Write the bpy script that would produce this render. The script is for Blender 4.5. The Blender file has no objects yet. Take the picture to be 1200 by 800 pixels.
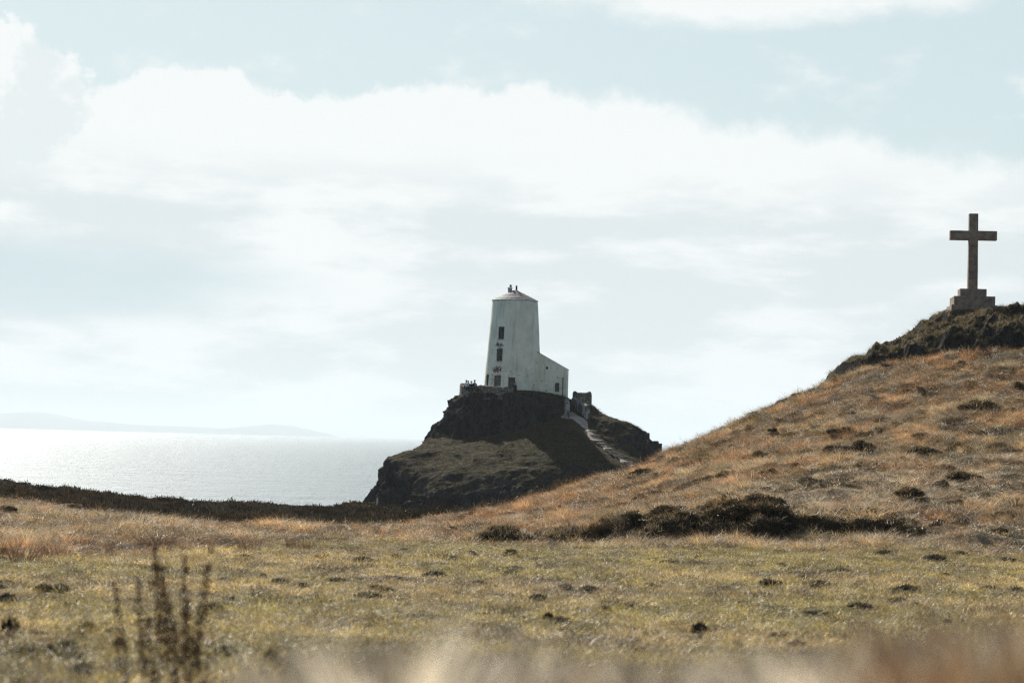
import bpy, bmesh, math, random
import numpy as np
from mathutils import Vector, Matrix

R = math.radians
rng = np.random.default_rng(7)
random.seed(7)
scene = bpy.context.scene
col = scene.collection

# ------------------------------------------------------------------ camera
EYE = 13.0                       # eye height above the sea
F = 2333.0                       # focal length in photo pixels (70 mm on 36 mm, 1200 px wide)
PITCH = math.atan(116 / F)
ROLL = R(1.5)
fwd = np.array([0, math.cos(PITCH), math.sin(PITCH)])
r0 = np.array([1.0, 0, 0]); u0 = np.array([0, -math.sin(PITCH), math.cos(PITCH)])
c_right = math.cos(ROLL) * r0 + math.sin(ROLL) * u0
c_up = -math.sin(ROLL) * r0 + math.cos(ROLL) * u0
cam_data = bpy.data.cameras.new('camera')
cam = bpy.data.objects.new('camera', cam_data); col.objects.link(cam)
m = Matrix.Identity(4)
for i in range(3):
    m[i][0] = c_right[i]; m[i][1] = c_up[i]; m[i][2] = -fwd[i]
m[2][3] = EYE
cam.matrix_world = m
cam_data.lens = 70; cam_data.sensor_width = 36; cam_data.sensor_fit = 'HORIZONTAL'
cam_data.clip_start = 0.05; cam_data.clip_end = 200000
cam_data.dof.use_dof = True; cam_data.dof.focus_distance = 92; cam_data.dof.aperture_fstop = 1.75
scene.camera = cam

# ------------------------------------------------------------------ light
SUN_EL, SUN_AZ = 36.0, -20.5     # azimuth from +Y, negative = to the left
sd = bpy.data.lights.new('sun', 'SUN'); sd.energy = 5.0; sd.angle = R(0.5); sd.color = (1.0, 0.95, 0.87)
sun = bpy.data.objects.new('sun', sd); col.objects.link(sun)
sdir = Vector((math.sin(R(SUN_AZ)) * math.cos(R(SUN_EL)), math.cos(R(SUN_AZ)) * math.cos(R(SUN_EL)), math.sin(R(SUN_EL))))
sun.rotation_euler = sdir.to_track_quat('Z', 'Y').to_euler()
sun.location = (0, 0, 60)
vs = scene.view_settings
vs.view_transform = 'Standard'; vs.look = 'None'; vs.exposure = 0.6; vs.gamma = 1.0; vs.use_curve_mapping = False
scene.cycles.max_bounces = 6; scene.cycles.volume_bounces = 1
scene.cycles.caustics_reflective = False; scene.cycles.caustics_refractive = False
scene.cycles.use_denoising = True; scene.cycles.denoising_prefilter = 'NONE'; scene.cycles.filter_width = 1.25
scene.cycles.sample_clamp_indirect = 4.0


# ------------------------------------------------------------------ node helpers
class N:
    """small helper that writes node expressions"""
    def __init__(s, tree): s.t = tree
    def node(s, kind, **kw):
        n = s.t.nodes.new(kind)
        for k, v in kw.items(): setattr(n, k, v)
        return n
    def put(s, sock, v):
        if hasattr(v, 'is_linked') or isinstance(v, bpy.types.NodeSocket): s.t.links.new(v, sock)
        elif v is not None: sock.default_value = v
    def math(s, op, a, b=None, c=None, clamp=False):
        n = s.node('ShaderNodeMath', operation=op, use_clamp=clamp)
        s.put(n.inputs[0], a)
        if b is not None: s.put(n.inputs[1], b)
        if c is not None: s.put(n.inputs[2], c)
        return n.outputs[0]
    def sstep(s, v, a, b, lo=0.0, hi=1.0):
        n = s.node('ShaderNodeMapRange', interpolation_type='SMOOTHSTEP')
        s.put(n.inputs['Value'], v); n.inputs['From Min'].default_value = a; n.inputs['From Max'].default_value = b
        n.inputs['To Min'].default_value = lo; n.inputs['To Max'].default_value = hi
        return n.outputs[0]
    def mix(s, f, a, b, blend='MIX'):
        n = s.node('ShaderNodeMix', data_type='RGBA', blend_type=blend)
        s.put(n.inputs[0], f)
        s.put(n.inputs[6], a if not isinstance(a, tuple) or len(a) == 4 else a + (1,))
        s.put(n.inputs[7], b if not isinstance(b, tuple) or len(b) == 4 else b + (1,))
        return n.outputs[2]
    def noise(s, vec, scale, detail=4, rough=0.55, dist=0.0, kind='FBM', dim='3D'):
        n = s.node('ShaderNodeTexNoise', noise_dimensions=dim)
        try: n.noise_type = kind
        except Exception: pass
        if vec is not None: s.t.links.new(vec, n.inputs['Vector'])
        n.inputs['Scale'].default_value = scale; n.inputs['Detail'].default_value = detail
        n.inputs['Roughness'].default_value = rough; n.inputs['Distortion'].default_value = dist
        return n.outputs[0]
    def comb(s, x, y, z):
        n = s.node('ShaderNodeCombineXYZ')
        for i, v in enumerate((x, y, z)): s.put(n.inputs[i], v)
        return n.outputs[0]
    def vmul(s, v, k):
        n = s.node('ShaderNodeVectorMath', operation='MULTIPLY'); s.put(n.inputs[0], v); n.inputs[1].default_value = k
        return n.outputs[0]
    def ramp(s, v, stops):
        n = s.node('ShaderNodeValToRGB'); s.put(n.inputs[0], v)
        e = n.color_ramp.elements
        while len(e) < len(stops): e.new(0.5)
        for el, (p, c) in zip(e, stops): el.position = p; el.color = tuple(c) + (1,)
        return n.outputs[0]
    def bump(s, h, strength, dist, normal=None):
        n = s.node('ShaderNodeBump'); s.put(n.inputs['Height'], h)
        n.inputs['Strength'].default_value = strength; n.inputs['Distance'].default_value = dist
        if normal is not None: s.put(n.inputs['Normal'], normal)
        return n.outputs[0]


# ------------------------------------------------------------------ world: Nishita sky, thin veil, clouds by direction
world = bpy.data.worlds.new('World'); scene.world = world; world.use_nodes = True
wt = world.node_tree; wt.nodes.clear(); w = N(wt)
out = w.node('ShaderNodeOutputWorld'); bg = w.node('ShaderNodeBackground'); bg.inputs[1].default_value = 0.072
wt.links.new(bg.outputs[0], out.inputs[0])
sky = w.node('ShaderNodeTexSky', sky_type='NISHITA'); sky.sun_disc = False
sky.sun_elevation = R(SUN_EL); sky.sun_rotation = R(SUN_AZ); sky.altitude = 10
tc = w.node('ShaderNodeTexCoord'); sep = w.node('ShaderNodeSeparateXYZ'); wt.links.new(tc.outputs['Generated'], sep.inputs[0])
U = w.math('MULTIPLY', w.math('ARCTAN2', sep.outputs[0], sep.outputs[1]), 23.33)
V = w.math('MULTIPLY', w.math('ARCSINE', sep.outputs[2]), 23.33)
P3 = w.comb(U, V, 0.0)
fc = w.node('ShaderNodeFloatCurve')
cur = fc.mapping.curves[0]
edge = [(-12, 4.0), (-6, 4.05), (-4.9, 3.95), (-4.3, 4.2), (-3.4, 4.22), (-2.9, 4.06), (-2, 4.06), (-1.3, 4.16), (-.4, 4.2), (1, 4.2), (2.3, 3.92), (4, 3.74), (5.5, 3.45), (6, 3.4), (12, 2.9)]
pts = [((x + 12) / 24, y / 6) for x, y in edge]
cur.points[0].location = pts[0]; cur.points[1].location = pts[-1]
for p in pts[1:-1]: cur.points.new(*p)
fc.mapping.update()
w.put(fc.inputs['Value'], w.math('DIVIDE', w.math('ADD', U, 12.0), 24.0, clamp=True))
Ve = w.math('MULTIPLY', fc.outputs[0], 6.0)
n1 = w.noise(P3, 1.9, 12, 0.62)
n1c = w.math('SUBTRACT', n1, 0.5)
d_band = w.math('ADD', w.math('SUBTRACT', Ve, V), w.math('MULTIPLY', n1c, 0.75))
soft = w.sstep(U, -3.0, 4.0, 0.12, 0.36)
m_band = w.math('DIVIDE', d_band, soft, clamp=True)
m_band = w.sstep(m_band, 0.0, 1.0)
# upright cumulus at the upper left
du = w.math('DIVIDE', w.math('SUBTRACT', U, -6.1), 1.15); dv = w.math('DIVIDE', w.math('SUBTRACT', V, 3.75), 0.88)
rr = w.math('SQRT', w.math('ADD', w.math('MULTIPLY', du, du), w.math('MULTIPLY', dv, dv)))
m_cum = w.sstep(w.math('ADD', w.math('SUBTRACT', 1.0, rr), w.math('MULTIPLY', n1c, 1.1)), 0.0, 0.11)
# soft cloud along the top and a few wisps
n2 = w.noise(w.comb(w.math('MULTIPLY', U, 0.5), V, 3.0), 1.6, 8, 0.6)
n2c = w.math('SUBTRACT', n2, 0.5)
du = w.math('DIVIDE', w.math('SUBTRACT', U, 2.7), 3.9); dv = w.math('DIVIDE', w.math('SUBTRACT', V, 5.42), 0.66)
rr = w.math('SQRT', w.math('ADD', w.math('MULTIPLY', du, du), w.math('MULTIPLY', dv, dv)))
m_top = w.sstep(w.math('ADD', w.math('SUBTRACT', 1.0, rr), w.math('MULTIPLY', n2c, 1.3)), 0.0, 0.5)
m_wisp = w.math('MULTIPLY', w.sstep(n2, 0.53, 0.72), w.sstep(V, 3.0, 4.0, 0.0, 0.55))
mc = w.math('MAXIMUM', w.math('MAXIMUM', m_band, m_cum), w.math('MAXIMUM', m_top, m_wisp))
front = w.sstep(w.math('ABSOLUTE', U), 13.0, 26.0, 1.0, 0.0)
mc = w.math('MULTIPLY', w.math('MULTIPLY', mc, w.sstep(V, 6.5, 9.5, 1.0, 0.1)), front)
# greys inside the cloud
n3 = w.noise(w.comb(w.math('MULTIPLY', U, 0.33), V, 7.0), 1.35, 6, 0.55)
n4 = w.noise(w.comb(w.math('MULTIPLY', U, 0.22), V, 17.0), 2.6, 6, 0.6)
lowband = w.math('MULTIPLY', w.sstep(V, 3.5, 2.5), 1.0)
g = w.math('MULTIPLY', w.sstep(w.math('ADD', w.math('MULTIPLY', n3, 0.6), w.math('MULTIPLY', n4, 0.4)), 0.42, 0.55), lowband)
du = w.math('DIVIDE', w.math('SUBTRACT', U, -5.6), 3.2); dv = w.math('DIVIDE', w.math('SUBTRACT', V, 1.72), 0.55)
rr = w.math('ADD', w.math('MULTIPLY', du, du), w.math('MULTIPLY', dv, dv))
pb = w.math('MULTIPLY', w.sstep(w.math('ADD', rr, w.math('MULTIPLY', n4, 1.2)), 1.9, 0.5), 1.0)
c_cloud = w.mix(g, (8.45, 8.7, 8.68), (6.65, 7.25, 7.36))
c_cloud = w.mix(pb, c_cloud, (5.4, 6.55, 6.85))
c_cloud = w.mix(w.math('MULTIPLY', m_cum, w.sstep(w.math('ADD', n1, w.math('MULTIPLY', w.math('SUBTRACT', V, 4.2), 0.16)), 0.56, 0.42, 0.0, 0.9)), c_cloud, (7.2, 7.8, 7.9))
veil = w.math('MULTIPLY', w.sstep(V, 7.0, 16.0, 0.86, 0.0), front)
c_sky = w.mix(veil, sky.outputs[0], (5.8, 6.95, 7.1))
w.put(bg.inputs[0], w.mix(mc, c_sky, c_cloud))


# ------------------------------------------------------------------ numpy noise
def _hash(i, j, k, seed):
    h = (i * 374761393 + j * 668265263 + k * 1274126177 + seed * 2246822519) & 0xffffffff
    h = ((h ^ (h >> 13)) * 1274126177) & 0xffffffff
    h = h ^ (h >> 16)
    return (h & 0xffff) / 65535.0 * 2 - 1

def vnoise(x, y, z, seed=0):
    x = np.asarray(x, float); y = np.asarray(y, float) + 0 * x; z = np.asarray(z, float) + 0 * x
    xi, yi, zi = np.floor(x).astype(np.int64), np.floor(y).astype(np.int64), np.floor(z).astype(np.int64)
    fx, fy, fz = x - xi, y - yi, z - zi
    fx, fy, fz = [t * t * t * (t * (t * 6 - 15) + 10) for t in (fx, fy, fz)]
    r = 0
    for a in (0, 1):
        for b in (0, 1):
            for c in (0, 1):
                r = r + _hash(xi + a, yi + b, zi + c, seed) * (fx if a else 1 - fx) * (fy if b else 1 - fy) * (fz if c else 1 - fz)
    return r

def fbm(x, y, z=0.0, oct=4, seed=0, gain=0.5, ridged=False):
    a, s, t = 1.0, 0.0, 0.0
    for o in range(oct):
        n = vnoise(x, y, z, seed + o * 17)
        if ridged: n = 1 - 2 * np.abs(n)
        s = s + a * n; t += a; a *= gain
        x, y, z = np.asarray(x) * 2.03 + 5.1, np.asarray(y) * 2.03 + 1.7, np.asarray(z) * 2.03 + 9.3
    return s / t

def smooth(v, a, b):
    t = np.clip((v - a) / (b - a), 0, 1); return t * t * (3 - 2 * t)

def at(px, py, Y):
    """3-D point at distance Y (along +Y) that stands on a photo pixel"""
    d = fwd + (px - 600) / F * c_right + (400 - py) / F * c_up
    return np.array([d[0] / d[1] * Y, Y, EYE + d[2] / d[1] * Y])

def rbf(points, c):
    P = np.array(points, float); xy = P[:, :2]
    D = np.sqrt(((xy[:, None] - xy[None]) ** 2).sum(-1) + c * c)
    n = len(P); A = np.zeros((n + 3, n + 3)); A[:n, :n] = D + np.eye(n) * 0.02
    A[:n, n] = 1; A[:n, n + 1:] = xy; A[n, :n] = 1; A[n + 1:, :n] = xy.T
    k = np.linalg.lstsq(A, np.concatenate([P[:, 2], np.zeros(3)]), rcond=None)[0]
    def f(x, y):
        x = np.asarray(x, float); y = np.asarray(y, float); sh = x.shape; q = np.stack([x.ravel(), y.ravel()], 1)
        o = np.empty(len(q))
        for s in range(0, len(q), 20000):
            e = q[s:s + 20000]
            o[s:s + 20000] = np.sqrt(((e[:, None] - xy[None]) ** 2).sum(-1) + c * c) @ k[:n] + k[n] + e @ k[n + 1:]
        return o.reshape(sh)
    return f


# ------------------------------------------------------------------ object helpers
def setp(o, label=None, cat=None, group=None, kind=None):
    if label: o['label'] = label
    if cat: o['category'] = cat
    if group: o['group'] = group
    if kind: o['kind'] = kind
    return o

def link(name, me, mat=None, parent=None):
    o = bpy.data.objects.new(name, me); col.objects.link(o)
    if mat is not None: me.materials.append(mat)
    if parent is not None: o.parent = parent
    return o

def empty(name, loc, rz=0.0):
    o = bpy.data.objects.new(name, None); col.objects.link(o); o.location = loc; o.rotation_euler = (0, 0, rz); o.empty_display_size = 0.3
    return o

def mesh_np(name, verts, faces, smooth_=False, colors=None):
    """faces: (n,3) or (n,4) int array"""
    me = bpy.data.meshes.new(name)
    verts = np.asarray(verts, np.float32); faces = np.asarray(faces, np.int32)
    nf, k = faces.shape
    me.vertices.add(len(verts)); me.vertices.foreach_set('co', verts.ravel())
    me.loops.add(nf * k); me.loops.foreach_set('vertex_index', faces.ravel())
    me.polygons.add(nf); me.polygons.foreach_set('loop_start', np.arange(nf, dtype=np.int32) * k)
    me.polygons.foreach_set('use_smooth', np.full(nf, smooth_))
    if colors is not None:
        a = me.color_attributes.new('tint', 'FLOAT_COLOR', 'POINT')
        c = np.ones((len(verts), 4), np.float32); c[:, :3] = colors
        a.data.foreach_set('color', c.ravel())
    me.update(calc_edges=True); me.validate()
    return me

def grid_faces(nr, nc):
    i = np.arange(nr - 1)[:, None] * nc + np.arange(nc - 1)[None]
    return np.stack([i, i + 1, i + nc + 1, i + nc], -1).reshape(-1, 4)

def grid_normals(X, Y, Z):
    def d(a, ax): return np.gradient(a, axis=ax)
    a = np.stack([d(X, 1), d(Y, 1), d(Z, 1)], -1); b = np.stack([d(X, 0), d(Y, 0), d(Z, 0)], -1)
    n = np.cross(a, b); return n / (np.linalg.norm(n, axis=-1, keepdims=True) + 1e-9)

def add_box(bm, c, s, rz=0.0, bevel=0.0, taper=1.0):
    r = bmesh.ops.create_cube(bm, size=1.0)
    vs_ = r['verts']
    for v in vs_:
        k = taper if v.co.z > 0 else 1.0
        v.co = Vector((v.co.x * s[0] * k, v.co.y * s[1] * k, v.co.z * s[2]))
    if bevel:
        es = list({e for v in vs_ for e in v.link_edges})
        rb = bmesh.ops.bevel(bm, geom=es, offset=bevel, segments=2, affect='EDGES', profile=0.6)
        vs_ = list({v for f in rb['faces'] for v in f.verts} | {v for v in vs_ if v.is_valid})
    M = Matrix.Translation(c) @ Matrix.Rotation(rz, 4, 'Z')
    bmesh.ops.transform(bm, matrix=M, verts=vs_)

def add_tube(bm, pts, rad, seg=8):
    pts = [Vector(p) for p in pts]; rings = []
    for i, p in enumerate(pts):
        t = (pts[min(i + 1, len(pts) - 1)] - pts[max(i - 1, 0)]).normalized()
        q = t.to_track_quat('Z', 'Y'); r = rad[i] if isinstance(rad, (list, tuple)) else rad
        rings.append([bm.verts.new(p + q @ Vector((math.cos(a) * r, math.sin(a) * r, 0))) for a in [2 * math.pi * k / seg for k in range(seg)]])
    for a, b in zip(rings, rings[1:]):
        for k in range(seg): bm.faces.new((a[k], a[(k + 1) % seg], b[(k + 1) % seg], b[k]))
    bm.faces.new(rings[0][::-1]); bm.faces.new(rings[-1])

def bm_obj(name, bm, mat, parent=None, smooth_=False):
    bmesh.ops.recalc_face_normals(bm, faces=bm.faces[:])
    me = bpy.data.meshes.new(name); bm.to_mesh(me); bm.free()
    if smooth_:
        me.polygons.foreach_set('use_smooth', [True] * len(me.polygons))
    return link(name, me, mat, parent)

def roughen(me, amp, scale, seed=0):
    n = len(me.vertices); co = np.empty(n * 3, np.float32); me.vertices.foreach_get('co', co); co = co.reshape(-1, 3)
    for a in range(3): co[:, a] += amp * fbm(co[:, 0] * scale + a * 31, co[:, 1] * scale, co[:, 2] * scale, 3, seed + a)
    me.vertices.foreach_set('co', co.ravel()); me.update()

def kids(o): return [c for c in bpy.data.objects if c.parent == o]

def copy_tree(o, children):
    c = o.copy(); col.objects.link(c)
    for ch, sub in children:
        d = ch.copy(); col.objects.link(d); d.parent = c
        for s in sub:
            e = s.copy(); col.objects.link(e); e.parent = d
    return c


# ------------------------------------------------------------------ materials
def material(name):
    mt = bpy.data.materials.new(name); mt.use_nodes = True; t = mt.node_tree; t.nodes.clear(); n = N(t)
    o = n.node('ShaderNodeOutputMaterial'); b = n.node('ShaderNodeBsdfPrincipled'); t.links.new(b.outputs[0], o.inputs[0])
    b.inputs['Roughness'].default_value = 0.9; b.inputs['Specular IOR Level'].default_value = 0.25
    g = n.node('ShaderNodeTexCoord')
    return mt, n, b, g.outputs['Object'], o

def simple(name, a, b, scale, rough=0.9, bump=0.3, dist=0.02, detail=6):
    mt, n, p, co, _ = material(name)
    f = n.noise(co, scale, detail, 0.6)
    n.put(p.inputs['Base Color'], n.mix(n.sstep(f, 0.35, 0.65), a, b)); p.inputs['Roughness'].default_value = rough
    n.put(p.inputs['Normal'], n.bump(n.noise(co, scale * 4, 5, 0.65), bump, dist))
    return mt

def blade_mat(name, tint_attr=True, color=(0.2, 0.15, 0.07), trans=0.45, var=0.5, gloss=0.045):
    """thin leaf: diffuse plus translucent, colour from the clump's own tint and a random per clump"""
    mt = bpy.data.materials.new(name); mt.use_nodes = True; t = mt.node_tree; t.nodes.clear(); n = N(t)
    o = n.node('ShaderNodeOutputMaterial')
    if tint_attr:
        a = n.node('ShaderNodeAttribute', attribute_type='INSTANCER', attribute_name='tint'); base = a.outputs['Color']
    else:
        base = n.node('ShaderNodeRGB').outputs[0]; base.default_value = color + (1,)
    oi = n.node('ShaderNodeObjectInfo')
    bl = n.node('ShaderNodeAttribute', attribute_type='GEOMETRY', attribute_name='blade')   # a value per blade
    k = n.math('ADD', 1.0 - var, n.math('MULTIPLY', bl.outputs['Fac'], 2 * var))
    cc = n.mix(1.0, base, n.comb(k, k, k), 'MULTIPLY')
    d = n.node('ShaderNodeBsdfDiffuse'); tr = n.node('ShaderNodeBsdfTranslucent'); mx = n.node('ShaderNodeMixShader')
    n.put(d.inputs[0], cc); n.put(tr.inputs[0], cc); mx.inputs[0].default_value = trans
    gl = n.node('ShaderNodeBsdfGlossy'); gl.inputs['Roughness'].default_value = 0.42; gl.inputs[0].default_value = (1, 0.97, 0.9, 1)
    m2 = n.node('ShaderNodeMixShader'); m2.inputs[0].default_value = gloss
    t.links.new(d.outputs[0], mx.inputs[1]); t.links.new(tr.outputs[0], mx.inputs[2])
    t.links.new(mx.outputs[0], m2.inputs[1]); t.links.new(gl.outputs[0], m2.inputs[2])
    t.links.new(m2.outputs[0], o.inputs[0])
    return mt

# ground: albedo from the plant cover (vertex tint) plus fine variation
M_ground, n, p, co, _ = material('turf and dead grass')
ta = n.node('ShaderNodeAttribute', attribute_name='tint')
f1 = n.noise(co, 1.1, 6, 0.65); f2 = n.noise(co, 9.0, 6, 0.7)
k = n.math('ADD', 0.45, n.math('ADD', n.math('MULTIPLY', f1, 0.55), n.math('MULTIPLY', f2, 0.55)))
n.put(p.inputs['Base Color'], n.mix(1.0, ta.outputs['Color'], n.comb(k, k, k), 'MULTIPLY'))
n.put(p.inputs['Normal'], n.bump(n.noise(co, 14.0, 6, 0.7), 0.8, 0.05))
p.inputs['Specular IOR Level'].default_value = 0.1

# dark sea rock with thin grass where it is level
def rock_material(name, dark, light, grass_a, grass_b, g0, g1, scale=0.6):
    mt, n, p, co, _ = material(name)
    geo = n.node('ShaderNodeNewGeometry'); sp = n.node('ShaderNodeSeparateXYZ'); n.t.links.new(geo.outputs['Normal'], sp.inputs[0])
    st = n.vmul(co, (1.0, 1.0, 0.3))
    f = n.noise(st, scale * 1.5, 8, 0.65); f2 = n.noise(co, scale * 7, 8, 0.7); f3 = n.noise(co, scale * 0.9, 6, 0.6)
    rock = n.mix(n.sstep(n.math('ADD', n.math('MULTIPLY', f, 0.6), n.math('MULTIPLY', f2, 0.4)), 0.4, 0.64), dark, light)
    lich = n.noise(co, scale * 5, 7, 0.7)
    rock = n.mix(n.sstep(lich, 0.62, 0.72, 0, 0.45), rock, (0.17, 0.16, 0.13))
    gr = n.mix(n.sstep(f2, 0.38, 0.62), grass_a, grass_b)
    mask = n.sstep(n.math('ADD', sp.outputs[2], n.math('MULTIPLY', n.math('SUBTRACT', f3, 0.5), 0.9)), g0, g1)
    n.put(p.inputs['Base Color'], n.mix(mask, rock, gr))
    b1 = n.bump(n.noise(st, scale * 3, 8, 0.7), 1.0, 0.5)
    n.put(p.inputs['Normal'], n.bump(n.noise(co, scale * 16, 6, 0.7), 0.8, 0.08, b1))
    p.inputs['Roughness'].default_value = 0.9; p.inputs['Specular IOR Level'].default_value = 0.06
    return mt
M_knoll = rock_material('dark sea cliff', (0.022, 0.022, 0.022), (0.07, 0.065, 0.057), (0.034, 0.027, 0.011), (0.09, 0.07, 0.028), 0.60, 0.9)
M_crag = rock_material('mossy outcrop rock', (0.028, 0.025, 0.022), (0.10, 0.088, 0.07), (0.15, 0.11, 0.055), (0.25, 0.19, 0.10), 0.55, 0.82, 1.6)

# lime-washed tower
def paint_mat(name, base=(0.87, 0.82, 0.655)):
    mt, n, p, co, _ = material(name)
    big = n.noise(co, 0.55, 6, 0.6); streak = n.noise(n.vmul(co, (2.2, 2.2, 0.22)), 1.0, 7, 0.65)
    c1 = n.mix(n.sstep(big, 0.35, 0.7), base, (base[0] * 0.78, base[1] * 0.82, base[2] * 0.79))
    c1 = n.mix(n.sstep(streak, 0.48, 0.7, 0, 0.5), c1, (0.40, 0.385, 0.30))
    s = n.node('ShaderNodeSeparateXYZ'); n.t.links.new(co, s.inputs[0])
    fleck = n.noise(co, 1.9, 9, 0.78)
    low = n.sstep(s.outputs[2], 6.0, 0.3)                       # flaking is worst on the lower wall
    c1 = n.mix(n.math('MULTIPLY', n.sstep(fleck, 0.565, 0.61), low), c1, (0.13, 0.10, 0.08))
    # bare patches under the two upper windows
    for (x, y, z, rx, rz_) in ((-1.75, -2.7, 5.45, .7, .42), (-1.85, -2.75, 2.55, 1.1, .5)):
        d = n.node('ShaderNodeVectorMath', operation='SUBTRACT'); n.t.links.new(co, d.inputs[0]); d.inputs[1].default_value = (x, y, z)
        l = n.node('ShaderNodeVectorMath', operation='LENGTH'); n.t.links.new(n.vmul(d.outputs[0], (1 / rx, 1 / 1.5, 1 / rz_)), l.inputs[0])
        msk = n.sstep(n.math('ADD', n.math('SUBTRACT', 1.0, l.outputs['Value']), n.math('MULTIPLY', n.math('SUBTRACT', n.noise(co, 4.5, 6, 0.75), 0.5), 4.2)), 0.35, 0.6)
        msk = n.math('MULTIPLY', msk, n.sstep(l.outputs['Value'], 1.5, 1.0))
        c1 = n.mix(msk, c1, (0.11, 0.065, 0.045))
    n.put(p.inputs['Base Color'], c1)
    b1 = n.bump(n.noise(co, 1.4, 4, 0.5), 0.5, 0.12)
    n.put(p.inputs['Normal'], n.bump(n.noise(co, 12, 6, 0.7), 0.5, 0.02, b1))
    p.inputs['Roughness'].default_value = 0.8
    return mt
M_paint = paint_mat('weathered limewash')
M_slate = simple('weathered slate', (0.085, 0.082, 0.08), (0.17, 0.16, 0.15), 3.0, 0.7, 0.6, 0.05)
M_glass = simple('dark window glass', (0.012, 0.014, 0.016), (0.03, 0.033, 0.035), 4.0, 0.15, 0.1, 0.005)
M_frame = simple('flaking window frame', (0.045, 0.045, 0.043), (0.1, 0.1, 0.095), 8.0, 0.8)
M_boards = simple('grey window boards', (0.10, 0.095, 0.085), (0.17, 0.16, 0.14), 5.0, 0.85)
M_chim = simple('chimney render', (0.28, 0.28, 0.26), (0.45, 0.45, 0.42), 4.0)
M_pot = simple('sooty chimney pot', (0.03, 0.03, 0.03), (0.06, 0.055, 0.05), 6.0)
M_sill = simple('pale sill', (0.5, 0.51, 0.49), (0.62, 0.63, 0.6), 6.0)

def masonry(name, a, b, mortar, scale, wash=None):
    mt, n, p, co, _ = material(name)
    v = n.node('ShaderNodeTexVoronoi', feature='DISTANCE_TO_EDGE'); v.inputs['Scale'].default_value = scale
    n.t.links.new(n.vmul(co, (1, 1, 1.7)), v.inputs['Vector'])
    v2 = n.node('ShaderNodeTexVoronoi'); v2.inputs['Scale'].default_value = scale; n.t.links.new(n.vmul(co, (1, 1, 1.7)), v2.inputs['Vector'])
    cell = n.node('ShaderNodeSeparateColor'); n.t.links.new(v2.outputs['Color'], cell.inputs[0])
    c = n.mix(cell.outputs[0], a, b); c = n.mix(n.sstep(v.outputs[0], 0.02, 0.1, 1, 0), c, mortar)
    if wash:
        c = n.mix(n.sstep(n.noise(n.vmul(co, (1, 1, .35)), 2.4, 7, .65), 0.46, 0.56, 0, 0.9), c, wash)
    n.put(p.inputs['Base Color'], c)
    n.put(p.inputs['Normal'], n.bump(n.sstep(v.outputs[0], 0.0, 0.15), 0.8, 0.06))
    return mt
M_wall = masonry('rubble masonry', (0.14, 0.115, 0.09), (0.30, 0.25, 0.195), (0.06, 0.052, 0.044), 2.6)
M_wash = masonry('worn whitewashed rubble', (0.10, 0.09, 0.075), (0.19, 0.17, 0.14), (0.06, 0.055, 0.05), 2.6, (0.42, 0.41, 0.37))
M_cross = simple('brown granite', (0.165, 0.124, 0.092), (0.29, 0.225, 0.17), 3.5, 0.9, 0.5, 0.02, 8)
M_path = simple('trodden stony path', (0.30, 0.235, 0.175), (0.46, 0.375, 0.29), 2.2, 0.95, 0.8, 0.06)
M_step = simple('stone step', (0.15, 0.12, 0.09), (0.32, 0.26, 0.20), 2.5, 0.9, 0.7, 0.05)
M_hills = simple('far moor', (0.10, 0.12, 0.09), (0.16, 0.16, 0.12), 0.002, 0.95, 0.0)
M_soil = simple('dark turf clod', (0.025, 0.021, 0.015), (0.075, 0.06, 0.035), 9.0, 0.95, 1.0, 0.05)
M_mound = simple('peaty mound soil', (0.028, 0.022, 0.014), (0.09, 0.07, 0.038), 2.2, 0.95, 1.0, 0.2, 8)
M_stem = simple('dead brown stem', (0.05, 0.032, 0.022), (0.11, 0.07, 0.045), 20.0)
M_wood = simple('pale bleached wood', (0.36, 0.31, 0.25), (0.5, 0.44, 0.36), 10.0)
M_skin = simple('skin', (0.36, 0.23, 0.17), (0.42, 0.27, 0.2), 30.0, 0.6, 0.05, 0.002)
M_hair = simple('dark hair', (0.015, 0.012, 0.01), (0.035, 0.025, 0.02), 60.0, 0.6)
M_white_cloth = simple('white cloth', (0.62, 0.62, 0.6), (0.72, 0.72, 0.7), 20.0)
M_dark_cloth = simple('dark cloth', (0.012, 0.013, 0.016), (0.028, 0.029, 0.034), 20.0)

# ------------------------------------------------------------------ sea
M_sea, n, p, co, _ = material('glittering sea')
p.inputs['Base Color'].default_value = (0.03, 0.10, 0.13, 1)
p.inputs['Roughness'].default_value = 0.42; p.inputs['IOR'].default_value = 1.333; p.inputs['Specular IOR Level'].default_value = 0.44
h1 = n.noise(n.vmul(co, (1, 0.8, 1)), 0.045, 5, 0.6, 0.4)
h2 = n.noise(n.vmul(co, (1, 0.6, 1)), 0.32, 6, 0.7, 0.3)
h3 = n.noise(n.vmul(co, (0.42, 0.07, 1)), 1.0, 4, 0.7)
b1 = n.bump(h3, 1.0, 2.2, n.bump(h1, 1.0, 9.0))
n.put(p.inputs['Normal'], n.bump(h2, 1.0, 2.6, b1))
ring = [0, 20, 60] + list(np.geomspace(120, 48000, 64)); na = 180
ang = np.linspace(0, 2 * np.pi, na, endpoint=False)
sv = [(0, 0, 0)] + [(r_ * math.cos(a), r_ * math.sin(a), 0) for r_ in ring[1:] for a in ang]
sf = [(0, 1 + i, 1 + (i + 1) % na) for i in range(na)]
sq = []
for k in range(len(ring) - 2):
    a0 = 1 + k * na; b0 = a0 + na
    for i in range(na):
        j = (i + 1) % na; sf += [(a0 + i, b0 + i, b0 + j), (a0 + i, b0 + j, a0 + j)]
sea = link('sea', mesh_np('sea', sv, sf, True), M_sea)
setp(sea, 'pale glittering sea reaching to the horizon', None, None, 'structure')

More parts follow.
